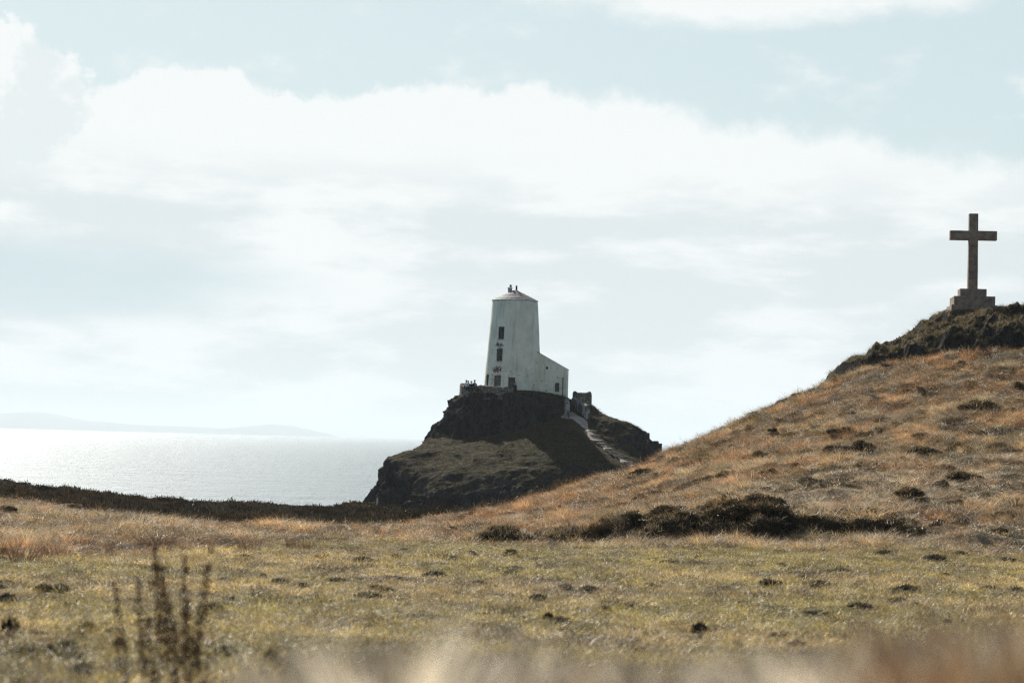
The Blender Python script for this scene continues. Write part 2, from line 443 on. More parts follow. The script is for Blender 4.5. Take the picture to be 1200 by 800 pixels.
# ------------------------------------------------------------------ far hills across the water
HD = 25000.0
prof = [(-420, 499.0), (-260, 491), (-120, 487), (0, 485.5), (30, 483.2), (48, 482.7), (62, 485), (78, 489), (100, 492.6), (122, 493.8), (150, 496.8), (190, 498.6),
        (230, 500.2), (262, 501.4), (285, 500.6), (305, 498.3), (322, 496.6), (340, 498.2), (358, 502), (372, 506), (384, 511.5), (400, 514)]
xs = np.array([at(a, b, HD)[0] for a, b in prof]); zs = np.array([at(a, b, HD)[2] for a, b in prof])
gx = np.linspace(xs[0], xs[-1], 320); gy = np.linspace(-2800, 2800, 29)
top = np.interp(gx, xs, zs)
top = top + (fbm(gx / 320, 0 * gx, 0, 3, 5) * 8) * smooth(top, 4, 40)
prof_y = np.cos(np.clip(gy / 2800, -1, 1) * np.pi / 2) ** 0.8
HX, HY = np.meshgrid(gx, HD + gy)
HZ = top[None] * prof_y[:, None] * (1 + 0.12 * fbm(HX / 600, HY / 600, 0, 3, 9) * (1 - prof_y[:, None])) - 2
fh = link('far_hills', mesh_np('far_hills', np.stack([HX, HY, HZ], -1).reshape(-1, 3), grid_faces(29, 320), True), M_hills)
setp(fh, 'faint blue line of hills across the sea', None, None, 'structure')

# ------------------------------------------------------------------ haze
bm = bmesh.new(); HZ0, HZ1 = -18.0, 330.0
add_box(bm, (0, 10000, (HZ0 + HZ1) / 2), (130000, 130000, HZ1 - HZ0))
mh = bpy.data.materials.new('sea haze'); mh.use_nodes = True; t = mh.node_tree; t.nodes.clear(); n = N(t)
o = n.node('ShaderNodeOutputMaterial'); pv = n.node('ShaderNodeVolumePrincipled')
pv.inputs['Color'].default_value = (0.90, 0.97, 1.0, 1); pv.inputs['Density'].default_value = 0.00008; pv.inputs['Anisotropy'].default_value = 0.12
t.links.new(pv.outputs[0], o.inputs['Volume'])
haze = bm_obj('haze', bm, mh); setp(haze, 'thin sea haze', None, None, 'stuff')

# ------------------------------------------------------------------ ground: field, rough grass, hill, heather shelf
G = []
def gp(px, py, Y): G.append(at(px, py, Y))
def gd(x, Y, d): G.append(np.array([x, Y, EYE - d]))
for x in (-30, 0, 30):
    gd(x, -40, 1.2)
for x in (-9, -3, 3, 9): gd(x, -6, 0.95)
for x in (-6, 0, 6): gd(x, 0, 0.8)
for x in (-5, 0, 5): gd(x, 3.0, .88)
for x in (-5, -2, 0, 2, 5): gd(x, 5, 1.05)
for x in (-6, -3, 0, 3, 6): gd(x, 8, 1.36)
for x in (-10, -5, 0, 5, 10): gd(x, 12, 1.66); gd(x * 1.5, 20, 2.1); gd(x * 2, 30, 2.45); gd(x * 2.6, 40, 2.66)
for px, py, Y in ((-700, 668, 46), (-300, 665, 46), (0, 659, 47), (200, 645, 52), (400, 636, 55), (600, 640, 55), (800, 642, 55), (1000, 640, 55), (1200, 648, 55), (1500, 655, 55), (1900, 660, 55)): gp(px, py, Y)
for px, py, Y in ((-700, 580, 70), (-300, 590, 68), (0, 603, 66), (200, 618, 68), (400, 623, 70),
                  (-700, 560, 86), (-300, 571, 86), (0, 588, 86), (100, 605, 86), (230, 627, 86), (330, 632, 86), (400, 630, 84), (450, 632, 84),
                  (-300, 572, 108), (0, 592, 108), (230, 622, 108), (400, 624, 108), (500, 619, 112),
                  (-700, 549, 150), (-300, 562, 150), (0, 576, 150), (100, 589, 150), (200, 596, 150), (300, 599, 150), (430, 602, 150), (520, 606, 150), (620, 612, 150)): gp(px, py, Y)
for px, d in ((-700, 14), (-300, 14.5), (0, 15), (200, 15), (400, 14)): gd((px - 600) / F * 190, 190, d)
for px, d in ((-900, 16), (-300, 16), (100, 16), (350, 15), (600, 12), (800, 14), (1200, 16), (2000, 16)): gd((px - 600) / F * 215, 215, d)
for px, d in ((600, 8.2), (800, 8.5), (1000, 9), (1300, 9), (1900, 9)): gd((px - 600) / F * 185, 185, d)
skyline = [(540, 607, 88), (600, 599, 88), (660, 583, 89), (700, 566, 90), (740, 554, 91), (780, 539, 92), (850, 504, 94), (900, 484, 96), (950, 459, 98),
           (980, 445, 99), (1040, 424, 100), (1100, 394, 101), (1138, 382, 101), (1200, 380, 101), (1350, 350, 103), (1600, 330, 105), (2000, 330, 105)]
for px, py, Y in skyline:
    gp(px, py, Y); a = at(px, py, Y)
    for dy, dz in ((14, 1.6), (34, 5.5)):
        if px >= 600: G.append(np.array([a[0] * (Y + dy) / Y, Y + dy, max(a[2] - dz, EYE - 9)]))
for px, py, Y in ((600, 621, 70), (700, 610, 71), (800, 588, 70), (900, 566, 70), (1000, 550, 70), (1100, 546, 70), (1200, 543, 70), (1500, 530, 70), (1900, 525, 70),
                  (700, 585, 82), (800, 552, 83), (900, 522, 84), (1000, 494, 85), (1100, 468, 85), (1200, 450, 86), (1500, 420, 86), (1900, 410, 86),
                  (700, 628, 61), (850, 615, 61), (1000, 606, 61), (1200, 602, 61)): gp(px, py, Y)
ground_base = rbf(G, 1.5)

def foot_y(x):   # far edge of the mown-looking field
    return np.interp(x, [-40, -12, -8.5, -5, 0, 8, 14, 40], [45, 47, 51, 55, 55.5, 55, 55, 55]) + 1.2 * vnoise(x * 0.35, 0 * x, 0, 3)

def bank_y(x): return 57.4 + .55 * fbm(np.asarray(x) * 1.9, 0 * np.asarray(x), 3, 3, 28) + .55 * fbm(np.asarray(x) * .8, 0 * np.asarray(x), 0, 3, 26)
def bank_h(x):
    xs_ = (np.array([560, 590, 625, 690, 730, 748, 764, 785, 806, 822, 850, 870, 895, 920, 940, 965, 1000, 1040, 1080, 1120]) - 600) / F * 57.6
    return np.interp(x, xs_, [0, .25, .08, .35, .8, .95, .65, 1.1, 1.0, .75, 1.05, 1.25, 1.3, 1.15, .7, .55, .3, .45, .2, .05])

def ground_z(x, y):
    x = np.asarray(x, float); y = np.asarray(y, float)
    z = ground_base(x, y) + .36 * smooth(x, -.95, -.4) * np.exp(-((y - 2.9) / 1.0) ** 2)     # low lip of the near bank
    rough = smooth(y, foot_y(x) - 1, foot_y(x) + 3)
    z = z + 0.035 * fbm(x * 0.7, y * 0.7, 0, 3, 11) + (1 - rough) * .055 * fbm(x * 1.9, y * 1.9, 0, 4, 12)
    z = z + rough * (0.16 * fbm(x * 0.4, y * 0.4, 0, 3, 21) + 0.22 * fbm(x * 0.95, y * 0.95, 0, 4, 22) + .16 * np.maximum(fbm(x * 1.9, y * 1.6, 0, 3, 23), 0) + .14 * np.maximum(fbm(x * .6, y * 1.1, 0, 4, 27, .5, True) - .1, 0)) * (1 - .7 * smooth(bank_h(x), .1, .3) * smooth(y, 64, 60)) * smooth(y, 125, 105)
    # eroded bank at the foot of the hill: a steep face with notches, dying out up the slope
    z = z + bank_h(x) * smooth(y, bank_y(x), bank_y(x) + .6) * smooth(y, 71, 59.5) * (1 + .5 * fbm(x * 1.5, y * 1.5, 0, 4, 25, .6)) * .62
    near = smooth(y, 16, 6)
    return z + near * 0.05 * fbm(x * 2.2, y * 2.2, 0, 3, 31)

# plant cover colours (albedo)
FIELD_A, FIELD_B, FIELD_C = np.array([.225, .175, .053]), np.array([.335, .24, .092]), np.array([.19, .13, .07])
ORANGE, TAN, PALE, OLIVE, DARKB = np.array([.285, .152, .06]), np.array([.325, .215, .10]), np.array([.49, .395, .265]), np.array([.15, .125, .052]), np.array([.10, .068, .035])
HEATH = np.array([.062, .051, .031])

def cover(x, y):
    """albedo of the plant cover, with the weights of each kind"""
    x = np.asarray(x, float); y = np.asarray(y, float)
    fy = foot_y(x)
    rough = smooth(y, fy - .6, fy + .8)
    a = fbm(x * .22, y * .22, 0, 4, 41); b = fbm(x * .6, y * .6, 2, 4, 42); c = fbm(x * 1.7, y * 1.7, 4, 3, 43)
    fld = FIELD_A + (FIELD_B - FIELD_A) * smooth(a + .6 * c, -.35, .45)[..., None]
    fld = fld + (FIELD_C - fld) * (smooth(b + .4 * c, .18, .5) * .75)[..., None]
    hil = TAN + (ORANGE - TAN) * smooth(a + .5 * b, -.26, .2)[..., None]
    hil = hil + (OLIVE - hil) * (smooth(b + .5 * c, .05, .4) * .75)[..., None]
    # band of orange grass along the left spur, bleached patch at the foot of the hill
    spur = smooth(x, 9, 3) * smooth(y, 66, 76) * smooth(x, -6, -3)
    hil = hil + (ORANGE * 1.1 - hil) * (spur * .75)[..., None]
    px = 600 + x / y * F
    pale = np.exp(-((x - 10.5) / 3.2) ** 2 - ((y - 64.5) / 3.2) ** 2) + .8 * np.exp(-((x - 15.5) / 2.5) ** 2 - ((y - 66) / 3) ** 2) + .7 * np.exp(-((x - 14.5) / 5) ** 2 - ((y - 56.8) / 1.6) ** 2)
    pale = np.clip(pale * (1 + 1.4 * c) + smooth(c + .4 * b, .28, .55) * .8, 0, 1)
    hil = hil + (PALE - hil) * (pale * .65)[..., None]
    dk = smooth(fbm(x * .8, y * .8, 8, 4, 44), .22, .5) * .7
    hil = hil + (DARKB - hil) * dk[..., None]
    cl = fld + (hil - fld) * rough[..., None]
    bk = bank_h(x); by = bank_y(x)
    face = smooth(bk, .15, .45) * smooth(y, by - .35, by - .05) * smooth(y, by + .75, by + .5)       # bare dark soil of the bank face
    cl = cl + (np.array([.045, .034, .02]) - cl) * (face * .92)[..., None]
    # heather shelf behind the crest
    hm = heath_mask(x, y)
    cl = cl + (HEATH - cl) * hm[..., None]
    return cl, rough, hm, pale

def bare(x, y): return smooth(fbm(x * 1.6, y * 1.3, 3, 4, 95), .12, .4)      # gaps in the long grass, dark thatch and soil

def heath_mask(x, y):
    return smooth(y, 92, 98) * smooth(x, 5, 1)

NR, NC = 980, 520
yy = np.concatenate([np.linspace(-40, 0.5, 30)[:-1], np.geomspace(4.5, 224.0, NR - 29) - 4.0])
uu = np.linspace(-1, 1, NC)
GY = np.repeat(yy[:, None], NC, 1); GX = uu[None] * (9 + 0.42 * np.maximum(yy, 0) + 0.5 * np.maximum(-yy, 0))[:, None]
GZ = ground_z(GX, GY)
tint, rgh_ = cover(GX, np.maximum(GY, .5))[:2]
tint = tint * (.55 - .1 * rgh_)[..., None]
br_ = bare(GX, GY) * rgh_; tint = tint + (np.array([.048, .032, .015]) - tint) * (br_ * .9)[..., None]
ground = link('ground', mesh_np('ground', np.stack([GX, GY, GZ], -1).reshape(-1, 3), grid_faces(NR, NC), True, tint.reshape(-1, 3)), M_ground)
setp(ground, 'dry grassy field rising into a brown hillside', None, None, 'structure')

# ------------------------------------------------------------------ tidal knoll under the lighthouse
K = []
def kp(px, py, Y): K.append(at(px, py, Y))
TY = 233.0
T0 = at(600.8, 457.0, TY)                  # foot of the tower axis
PLAT = T0[2] - 0.25
for a in range(0, 360, 40):
    K.append(np.array([T0[0] + 4.6 * math.cos(R(a)), TY + 4.6 * math.sin(R(a)), PLAT]))
K.append(np.array([T0[0], TY, PLAT]))
kpts = [  # platform rim and upper crag
    (541, 461, 232), (536, 465, 231), (524, 477, 230.5), (514, 492, 230), (508, 508, 229.5), (507, 514, 228),
    (552, 464, 227.6), (575, 464, 226.6), (600, 464, 226.3), (625, 464, 226.6), (645, 467, 227.5), (657, 469, 229), (664, 466, 231),
    (512, 514, 227), (526, 511, 226), (540, 509, 225.4), (560, 505, 225), (580, 502, 224.6), (600, 499, 224.4), (620, 495, 224.6), (640, 491, 225.2), (655, 489, 226),
    # grass shoulder
    (500, 518, 224.5), (485, 529, 222), (520, 526, 220.5), (560, 521, 220.3), (600, 516, 220), (640, 508, 220.3), (665, 505, 220),
    (500, 541, 217.3), (540, 540, 215.6), (580, 539, 214.5), (620, 537, 214), (650, 532, 214.5), (680, 530, 215),
    # cliff edge and cliff foot
    (460, 556, 215.5), (500, 558, 213.3), (540, 556, 211.8), (580, 554, 210.8), (620, 553, 210.4), (660, 550, 210.8), (700, 548, 211.6), (735, 552, 212),
    (500, 580, 209.6), (560, 580, 207.6), (620, 580, 207), (680, 575, 208),
    (436, 592, 213), (470, 599, 210.3), (510, 606, 207), (550, 611, 205.4), (600, 614, 204.6), (650, 612, 205.2), (700, 604, 206.8), (760, 585, 209),
    # left silhouette
    (433, 584, 216), (435, 571, 217), (446, 549, 219), (460, 539, 221), (472, 534, 222), (482, 529, 223), (500, 517, 226.5),
    # path, rock beside it, right flank
    (668, 491, 224), (680, 492, 224), (690, 494, 224.5), (692, 506, 220.5), (706, 523, 217), (726, 537, 214.5), (748, 549, 212.5),
    (698, 496, 224.6), (710, 494, 224.6), (722, 494, 224.8), (742, 499, 225.2), (760, 511, 225.6), (772, 522, 226), (783, 536, 226), (792, 560, 225), (800, 590, 224), (722, 494, 228), (742, 500, 229),
    (702, 507, 222.8), (716, 520, 220.6), (735, 534, 218.8), (757, 549, 216.6), (772, 560, 217),
    (672, 470, 231.5), (690, 473, 231.5), (696, 478, 232), (708, 487, 232.5), (718, 493, 232.5), (732, 495, 229), (752, 502, 228)]
for q in kpts: kp(*q)
for px, z in ((490, -4.5), (512, -1.5), (541, 4.6), (600, 5.4), (660, 4.6), (700, 2.5), (740, 0)): K.append(np.array([(px - 600) / F * 240, 240, EYE + z]))
for px, z in ((450, -11), (500, -8), (600, -3), (700, -4), (760, -8)): K.append(np.array([(px - 600) / F * 250, 250, EYE + z]))
for px in (380, 450, 520, 600, 680, 760, 860): K.append(np.array([(px - 600) / F * 262, 262, EYE - 16]))
for Y in (205, 220, 235, 250):
    K.append(np.array([(400 - 600) / F * 225, Y, EYE - 16])); K.append(np.array([(855 - 600) / F * 230, Y, EYE - 16])); K.append(np.array([(418 - 600) / F * 215, Y, EYE - 15.5]))
for px in (420, 480, 540, 600, 660, 720, 780): K.append(np.array([(px - 600) / F * 196, 196, EYE - 12.5]))
knoll_base = rbf(K, 0.2)
kx = np.linspace(-21.5, 26.5, 300); ky = np.linspace(195, 264, 620)
KX, KY = np.meshgrid(kx, ky); KZ = knoll_base(KX, KY)
nrm = grid_normals(KX, KY, KZ)
steep = smooth(nrm[..., 2], .92, .62)
# keep the path and the tower platform smooth
path_c = [at(*q) for q in ((664, 488, 226.5), (680, 493, 224), (690, 504, 221), (699, 516, 218.7), (712, 527, 216.3), (728, 538, 214.3), (750, 550, 212))]
def path_dist(X, Y):
    d = np.full(X.shape, 1e9)
    for a, b in zip(path_c, path_c[1:]):
        ab = b[:2] - a[:2]; t_ = np.clip(((X - a[0]) * ab[0] + (Y - a[1]) * ab[1]) / (ab @ ab), 0, 1)
        d = np.minimum(d, np.hypot(X - a[0] - t_ * ab[0], Y - a[1] - t_ * ab[1]))
    return d
calm = smooth(path_dist(KX, KY), .6, 2.0) * smooth(np.hypot(KX - T0[0], KY - TY), 4.2, 5.0)
rg = fbm(KX * .55, KY * .55, KZ * .28, 5, 51, .55, True)
rf = fbm(KX * 1.6, KY * 1.6, KZ * .9, 3, 57, .55, True)
disp = (steep * (1.25 * (rg - .5) + .55 * (rf - .45)) + (1 - steep) * (.34 * fbm(KX * .55, KY * .55, KZ, 5, 61) + .10 * np.maximum(fbm(KX * 1.9, KY * 1.9, 0, 3, 62), 0))) * calm
KV = np.stack([KX, KY, KZ], -1) + nrm * disp[..., None]
knoll = link('rocky_knoll', mesh_np('rocky_knoll', KV.reshape(-1, 3), grid_faces(620, 300), True), M_knoll)
setp(knoll, 'dark rocky knoll with a grassy shoulder under the white lighthouse', None, None, 'structure')
def knoll_z(x, y):
    i = np.clip(int(round((y - 195) / 69 * 419)), 0, 419); j = np.clip(int(round((x + 21.5) / 48 * 299)), 0, 299)
    return KZ[i, j] + disp[i, j] * nrm[i, j, 2]

# stony path up the knoll
pl = []
for a, b in zip(path_c, path_c[1:]):
    for t_ in np.linspace(0, 1, 12, endpoint=False): pl.append(a + (b - a) * t_)
pl.append(path_c[-1]); pl = np.array(pl); pv_, pn = [], len(pl)
for i, q in enumerate(pl):
    tg = pl[min(i + 1, pn - 1)] - pl[max(i - 1, 0)]; sd_ = np.array([tg[1], -tg[0]]); sd_ /= np.linalg.norm(sd_) + 1e-9
    wd = (.62 + .28 * math.sin(i * .21)) * (1.0 if i < pn * .5 else .62) + .18 * float(vnoise(i * .4, 0, 0, 5))
    for s in np.linspace(-1, 1, 7):
        X_, Y_ = q[0] + sd_[0] * wd * s, q[1] + sd_[1] * wd * s
        pv_.append((X_, Y_, float(knoll_base(np.array([X_]), np.array([Y_]))[0]) + .10 - .07 * abs(s) ** 2))
path = link('path', mesh_np('path', pv_, grid_faces(pn, 7), True), M_path)
setp(path, 'pale stony path climbing the knoll', None, None, 'structure')

# stone steps across the lower path: one flight, each step a part
stp = empty('stone_steps', tuple(pl[int(pn * .45)]))
setp(stp, 'flight of rough stone steps on the pale path below the lighthouse', 'steps')
inv = -Vector(stp.location)
for i, t_ in enumerate(np.linspace(.38, .97, 9) + np.array([random.uniform(-.015, .015) for _ in range(9)]).clip(-.01, .02)):
    q = pl[int(t_ * (pn - 1))]; tg = pl[min(int(t_ * (pn - 1)) + 2, pn - 1)] - pl[int(t_ * (pn - 1)) - 2]
    az = math.atan2(tg[1], tg[0]) + R(random.uniform(-24, 24)); q = q + np.array([tg[1], -tg[0], 0]) / np.linalg.norm(tg) * random.uniform(-.3, .3)
    zq = float(knoll_base(np.array([q[0]]), np.array([q[1]]))[0])
    bm = bmesh.new(); add_box(bm, Vector((q[0], q[1], zq + .1)) + inv, (.3 + random.uniform(0, .25), random.uniform(.75, 1.5), .24), az, .05)
    o = bm_obj('step', bm, M_step, stp); roughen(o.data, .09, 2.3, i)

# ------------------------------------------------------------------ lighthouse
lh = empty('lighthouse', (T0[0], TY, T0[2] - 0.3))
setp(lh, 'squat tapering whitewashed stone lighthouse with a conical slate roof on the dark knoll', 'lighthouse')
RB, RT, H = 3.42, 2.66, 10.75
def tower_r(z): return RB + (RT - RB) * z / H
seg, rows = 72, 24
V_, F_ = [], []
for j in range(rows + 1):
    z = H * j / rows
    for i in range(seg):
        a = 2 * math.pi * i / seg; r_ = tower_r(z) + .025 * float(vnoise(math.cos(a) * 2.2, math.sin(a) * 2.2, z * .7, 3))
        V_.append((r_ * math.cos(a), r_ * math.sin(a), z))
for j in range(rows):
    for i in range(seg): F_.append((j * seg + i, j * seg + (i + 1) % seg, (j + 1) * seg + (i + 1) % seg, (j + 1) * seg + i))
bm = bmesh.new(); bv = [bm.verts.new(v) for v in V_]
for f in F_: bm.faces.new([bv[i] for i in f])
bm.faces.new([bv[i] for i in range(seg)][::-1]); bm.faces.new([bv[rows * seg + i] for i in range(seg)])
tower = bm_obj('tower_wall', bm, M_paint, lh)
# openings: (angle from the front, sill height, width, height, kind)
OPEN = [(-31, 6.1, .82, 1.45, 'window'), (-32, 3.55, .84, 1.45, 'window'), (-65, .55, .78, 1.45, 'window'), (-33, .35, .95, 1.55, 'boarded'), (-2.5, .35, .8, 1.35, 'window')]
cut = bmesh.new()
for (a, z, wd, ht, kd) in OPEN:
    rm = tower_r(z + ht / 2); th = R(-90 + a)
    add_box(cut, (math.cos(th) * rm, math.sin(th) * rm, z + ht / 2), (.8, wd, ht), th)
cut_me = bpy.data.meshes.new('cutter'); cut.to_mesh(cut_me); cut.free()
cut_o = bpy.data.objects.new('cutter', cut_me); col.objects.link(cut_o); cut_o.parent = lh
md = tower.modifiers.new('b', 'BOOLEAN'); md.operation = 'DIFFERENCE'; md.object = cut_o; md.solver = 'EXACT'
bpy.context.view_layer.update()
dg = bpy.context.evaluated_depsgraph_get()
nm = bpy.data.meshes.new_from_object(tower.evaluated_get(dg)); tower.modifiers.clear(); tower.data = nm; tower.data.name = 'tower_wall'
bpy.data.objects.remove(cut_o)
for q in nm.polygons: q.use_smooth = abs(q.normal.z) < .5 and len(q.vertices) <= 4
def window_at(parent, c, th, wd, ht, kd):
    """frame, glazing bars, pane and sill set into an opening; local x of the opening looks out along th"""
    wn = empty('window', c, th); wn.parent = parent
    t = .055
    bm = bmesh.new()
    for s in (-1, 1): add_box(bm, (-.2, s * (wd / 2 - t / 2), ht / 2), (.09, t, ht - .004))
    for z in (t / 2, ht - t / 2): add_box(bm, (-.2, 0, z), (.088, wd - 2 * t, t))
    if kd == 'window':
        add_box(bm, (-.2, 0, ht / 2), (.06, wd - 2 * t, .05)); add_box(bm, (-.2, 0, ht * .75 - .02), (.05, .035, ht / 2 - t - .06)); add_box(bm, (-.2, 0, ht * .25 + .02), (.05, .035, ht / 2 - t - .06))
    bm_obj('frame', bm, M_frame, wn)
    bm = bmesh.new()
    if kd == 'window':
        add_box(bm, (-.25, 0, ht / 2), (.02, wd - .02, ht - .02)); bm_obj('pane', bm, M_glass, wn)
    else:
        for k in range(8):
            hh = (ht - 2 * t) / 8; add_box(bm, (-.2, 0, t + hh * (k + .5)), (.05, wd - 2 * t, hh - .012))
        o = bm_obj('shutter', bm, M_boards, wn); o['label'] = 'grey boards closing the opening'
    bm = bmesh.new(); add_box(bm, (.03, 0, -.045), (.26, wd + .16, .085), 0, .01); bm_obj('sill', bm, M_sill, wn)
for (a, z, wd, ht, kd) in OPEN:
    th = R(-90 + a); rm = tower_r(z + ht / 2)
    window_at(lh, (math.cos(th) * rm, math.sin(th) * rm, z), th, wd, ht, kd)
# roof: shallow cone with overlapping slate courses
bm = bmesh.new(); sg = 28; crs = 7; RH = 1.32; RO = RT + .12
prev = None
for k in range(crs):
    r_a = RO * (1 - k / crs); r_b = RO * (1 - (k + 1) / crs); za = H + .02 + RH * k / crs; zb = H + .02 + RH * (k + 1) / crs
    lo = [bm.verts.new((r_a * math.cos(2 * math.pi * i / sg), r_a * math.sin(2 * math.pi * i / sg), za + (.035 if k else 0))) for i in range(sg)]
    if k: 
        for i in range(sg): bm.faces.new((prev[i], prev[(i + 1) % sg], lo[(i + 1) % sg], lo[i]))
    else: bm.faces.new(lo[::-1])
    if r_b < 1e-6:
        ap = bm.verts.new((0, 0, zb))
        for i in range(sg): bm.faces.new((lo[i], lo[(i + 1) % sg], ap))
    else:
        hi = [bm.verts.new((r_b * math.cos(2 * math.pi * i / sg), r_b * math.sin(2 * math.pi * i / sg), zb)) for i in range(sg)]
        for i in range(sg): bm.faces.new((lo[i], lo[(i + 1) % sg], hi[(i + 1) % sg], hi[i]))
        prev = hi
roof = bm_obj('roof', bm, M_slate, lh); roof.data.polygons.foreach_set('use_smooth', [False] * len(roof.data.polygons))
bm = bmesh.new(); add_box(bm, (-.62, .35, H + 1.05), (.5, .5, .9), 0, .02); add_box(bm, (-.62, .35, H + 1.53), (.58, .58, .07), 0, .015)
bm_obj('chimney', bm, M_chim, lh)
bm = bmesh.new(); add_tube(bm, [(-.56, .35, H + 1.63), (-.55, .35, H + 1.86), (-.55, .35, H + 1.91)], [.14, .12, .14], 12); bm_obj('chimney_pot', bm, M_pot, lh, True)
bm = bmesh.new(); add_tube(bm, [(.14, .1, H + 1.15), (.14, .1, H + 1.76), (.14, .1, H + 1.81)], [.11, .1, .13], 12); bm_obj('flue_pipe', bm, M_pot, lh, True)
# lean-to wing on the right
wing = empty('side_wing', (2.2, -1.35, 0), R(-5)); wing.parent = lh
WX, WD = 4.05, 3.4; zt0, zt1 = 5.05, 2.85
bm = bmesh.new()
nx, nz = 12, 8; gridv = {}
def wv(x, y, zf):
    top_ = zt0 + (zt1 - zt0) * (x / WX); return Vector((x, y, -1.0 + (top_ + 1.0) * zf))
for side in (0, 1):
    for i in range(nx + 1):
        for k in range(nz + 1): gridv[side, i, k] = bm.verts.new(wv(WX * i / nx, WD * side, k / nz))
for i in range(nx):
    for k in range(nz):
        bm.faces.new([gridv[0, i, k], gridv[0, i + 1, k], gridv[0, i + 1, k + 1], gridv[0, i, k + 1]]); bm.faces.new([gridv[1, i, k], gridv[1, i, k + 1], gridv[1, i + 1, k + 1], gridv[1, i + 1, k]])
for k in range(nz):
    bm.faces.new([gridv[0, nx, k], gridv[1, nx, k], gridv[1, nx, k + 1], gridv[0, nx, k + 1]]); bm.faces.new([gridv[0, 0, k], gridv[0, 0, k + 1], gridv[1, 0, k + 1], gridv[1, 0, k]])
for i in range(nx):
    bm.faces.new([gridv[0, i, nz], gridv[0, i + 1, nz], gridv[1, i + 1, nz], gridv[1, i, nz]]); bm.faces.new([gridv[0, i, 0], gridv[1, i, 0], gridv[1, i + 1, 0], gridv[0, i + 1, 0]])
ww = bm_obj('wing_wall', bm, M_paint, wing)
cut = bmesh.new(); add_box(cut, (2.95, 0, .72), (.52, .7, 1.05)); add_box(cut, (1.72, 0, 2.95), (.24, .5, .34))
cut_me = bpy.data.meshes.new('cutter'); cut.to_mesh(cut_me); cut.free(); cut_o = bpy.data.objects.new('cutter', cut_me); col.objects.link(cut_o); cut_o.parent = wing
md = ww.modifiers.new('b', 'BOOLEAN'); md.operation = 'DIFFERENCE'; md.object = cut_o; md.solver = 'EXACT'
bpy.context.view_layer.update(); dg = bpy.context.evaluated_depsgraph_get()
nm = bpy.data.meshes.new_from_object(ww.evaluated_get(dg)); ww.modifiers.clear(); ww.data = nm; bpy.data.objects.remove(cut_o)
bm = bmesh.new(); add_box(bm, (2.95, .28, .72), (.50, .03, 1.03)); add_box(bm, (2.95, .24, .72), (.04, .04, 1.03)); add_box(bm, (2.95, .235, .75), (.46, .04, .04)); bm_obj('window', bm, M_glass, wing)
bm = bmesh.new(); add_box(bm, (1.72, .22, 2.95), (.23, .03, .33)); bm_obj('vent', bm, M_pot, wing)
# roof slab of the wing
bm = bmesh.new(); sl = math.atan2(zt1 - zt0, WX); 
q = [bm.verts.new(v) for v in ((-.02, -.05, zt0 + .03), (WX + .08, -.05, zt1 + .03 + math.tan(sl) * .08), (WX + .08, WD + .05, zt1 + .03 + math.tan(sl) * .08), (-.02, WD + .05, zt0 + .03))]
fb = bm.faces.new(q); ex = bmesh.ops.extrude_face_region(bm, geom=[fb]); bmesh.ops.translate(bm, vec=(0, 0, .07), verts=[v for v in ex['geom'] if isinstance(v, bmesh.types.BMVert)])
bm_obj('wing_roof', bm, M_slate, wing)
bm = bmesh.new(); add_tube(bm, [(3.62, -.06, -.4), (3.62, -.06, 1.9)], .055, 8); bm_obj('drainpipe', bm, M_frame, wing)

# ------------------------------------------------------------------ walls round the platform and the gateway
def wall_strip(name, pts, tops, bots, th, mat, seed):
    """rubble wall along a line of points with a rounded, uneven top"""
    P = []; n_ = len(pts)
    dense = [];
    for i in range(n_ - 1):
        for t_ in np.linspace(0, 1, 14, endpoint=False):
            dense.append((pts[i][0] * (1 - t_) + pts[i + 1][0] * t_, pts[i][1] * (1 - t_) + pts[i + 1][1] * t_, tops[i] * (1 - t_) + tops[i + 1] * t_, bots[i] * (1 - t_) + bots[i + 1] * t_))
    dense.append((pts[-1][0], pts[-1][1], tops[-1], bots[-1])); D = np.array(dense); m_ = len(D)
    bm = bmesh.new(); secs = []
    for i in range(m_):
        tg = D[min(i + 1, m_ - 1), :2] - D[max(i - 1, 0), :2]; tg /= np.linalg.norm(tg); s = np.array([tg[1], -tg[0]])
        x, y, zt, zb = D[i]; zt = zt + .12 * float(vnoise(x * 2.3, y * 2.3, 0, seed))
        pr = [(-.5, 0), (-.5, .35), (-.49, .7), (-.47, .93), (-.3, 1.0), (0, 1.02), (.3, 1.0), (.47, .93), (.49, .7), (.5, .35), (.5, 0)]
        secs.append([bm.verts.new((x + s[0] * th * a, y + s[1] * th * a, zb + (zt - zb) * b)) for a, b in pr])
    for a, b in zip(secs, secs[1:]):
        for k in range(len(a) - 1): bm.faces.new((a[k], b[k], b[k + 1], a[k + 1]))
    bm.faces.new(secs[0]); bm.faces.new(secs[-1][::-1])
    o = bm_obj(name, bm, mat); roughen(o.data, .05, 3.0, seed)
    c = D[m_ // 2]; loc = Vector((c[0], c[1], c[3]))
    o.data.transform(Matrix.Translation(-loc)); o.location = loc
    return o
arc = [(T0[0] + 6.0 * math.cos(R(a)), TY + 6.0 * math.sin(R(a))) for a in range(150, 275, 12)]
pw = wall_strip('retaining_wall', arc, list(np.linspace(T0[2] + .68, T0[2] + .05, len(arc))), list(np.linspace(T0[2] - 1.2, T0[2] - 1.3, len(arc))), .5, M_wall, 4)
setp(pw, 'low curved rubble wall edging the terrace left of the white tower', 'wall')
c = at(682, 470, 230.5)
arc2 = [(c[0] + .98 * math.cos(R(a)), c[1] + .98 * math.sin(R(a))) for a in range(-200, 25, 20)]
o = wall_strip('enclosure_wall', arc2, [at(682, 459.3, 230)[2]] * len(arc2), [at(682, 475, 230)[2]] * len(arc2), .3, M_wall, 8)
setp(o, 'dark round stone enclosure just right of the lighthouse wing', 'wall')
a0, a1 = at(664, 468, 229), at(665, 471, 225); 
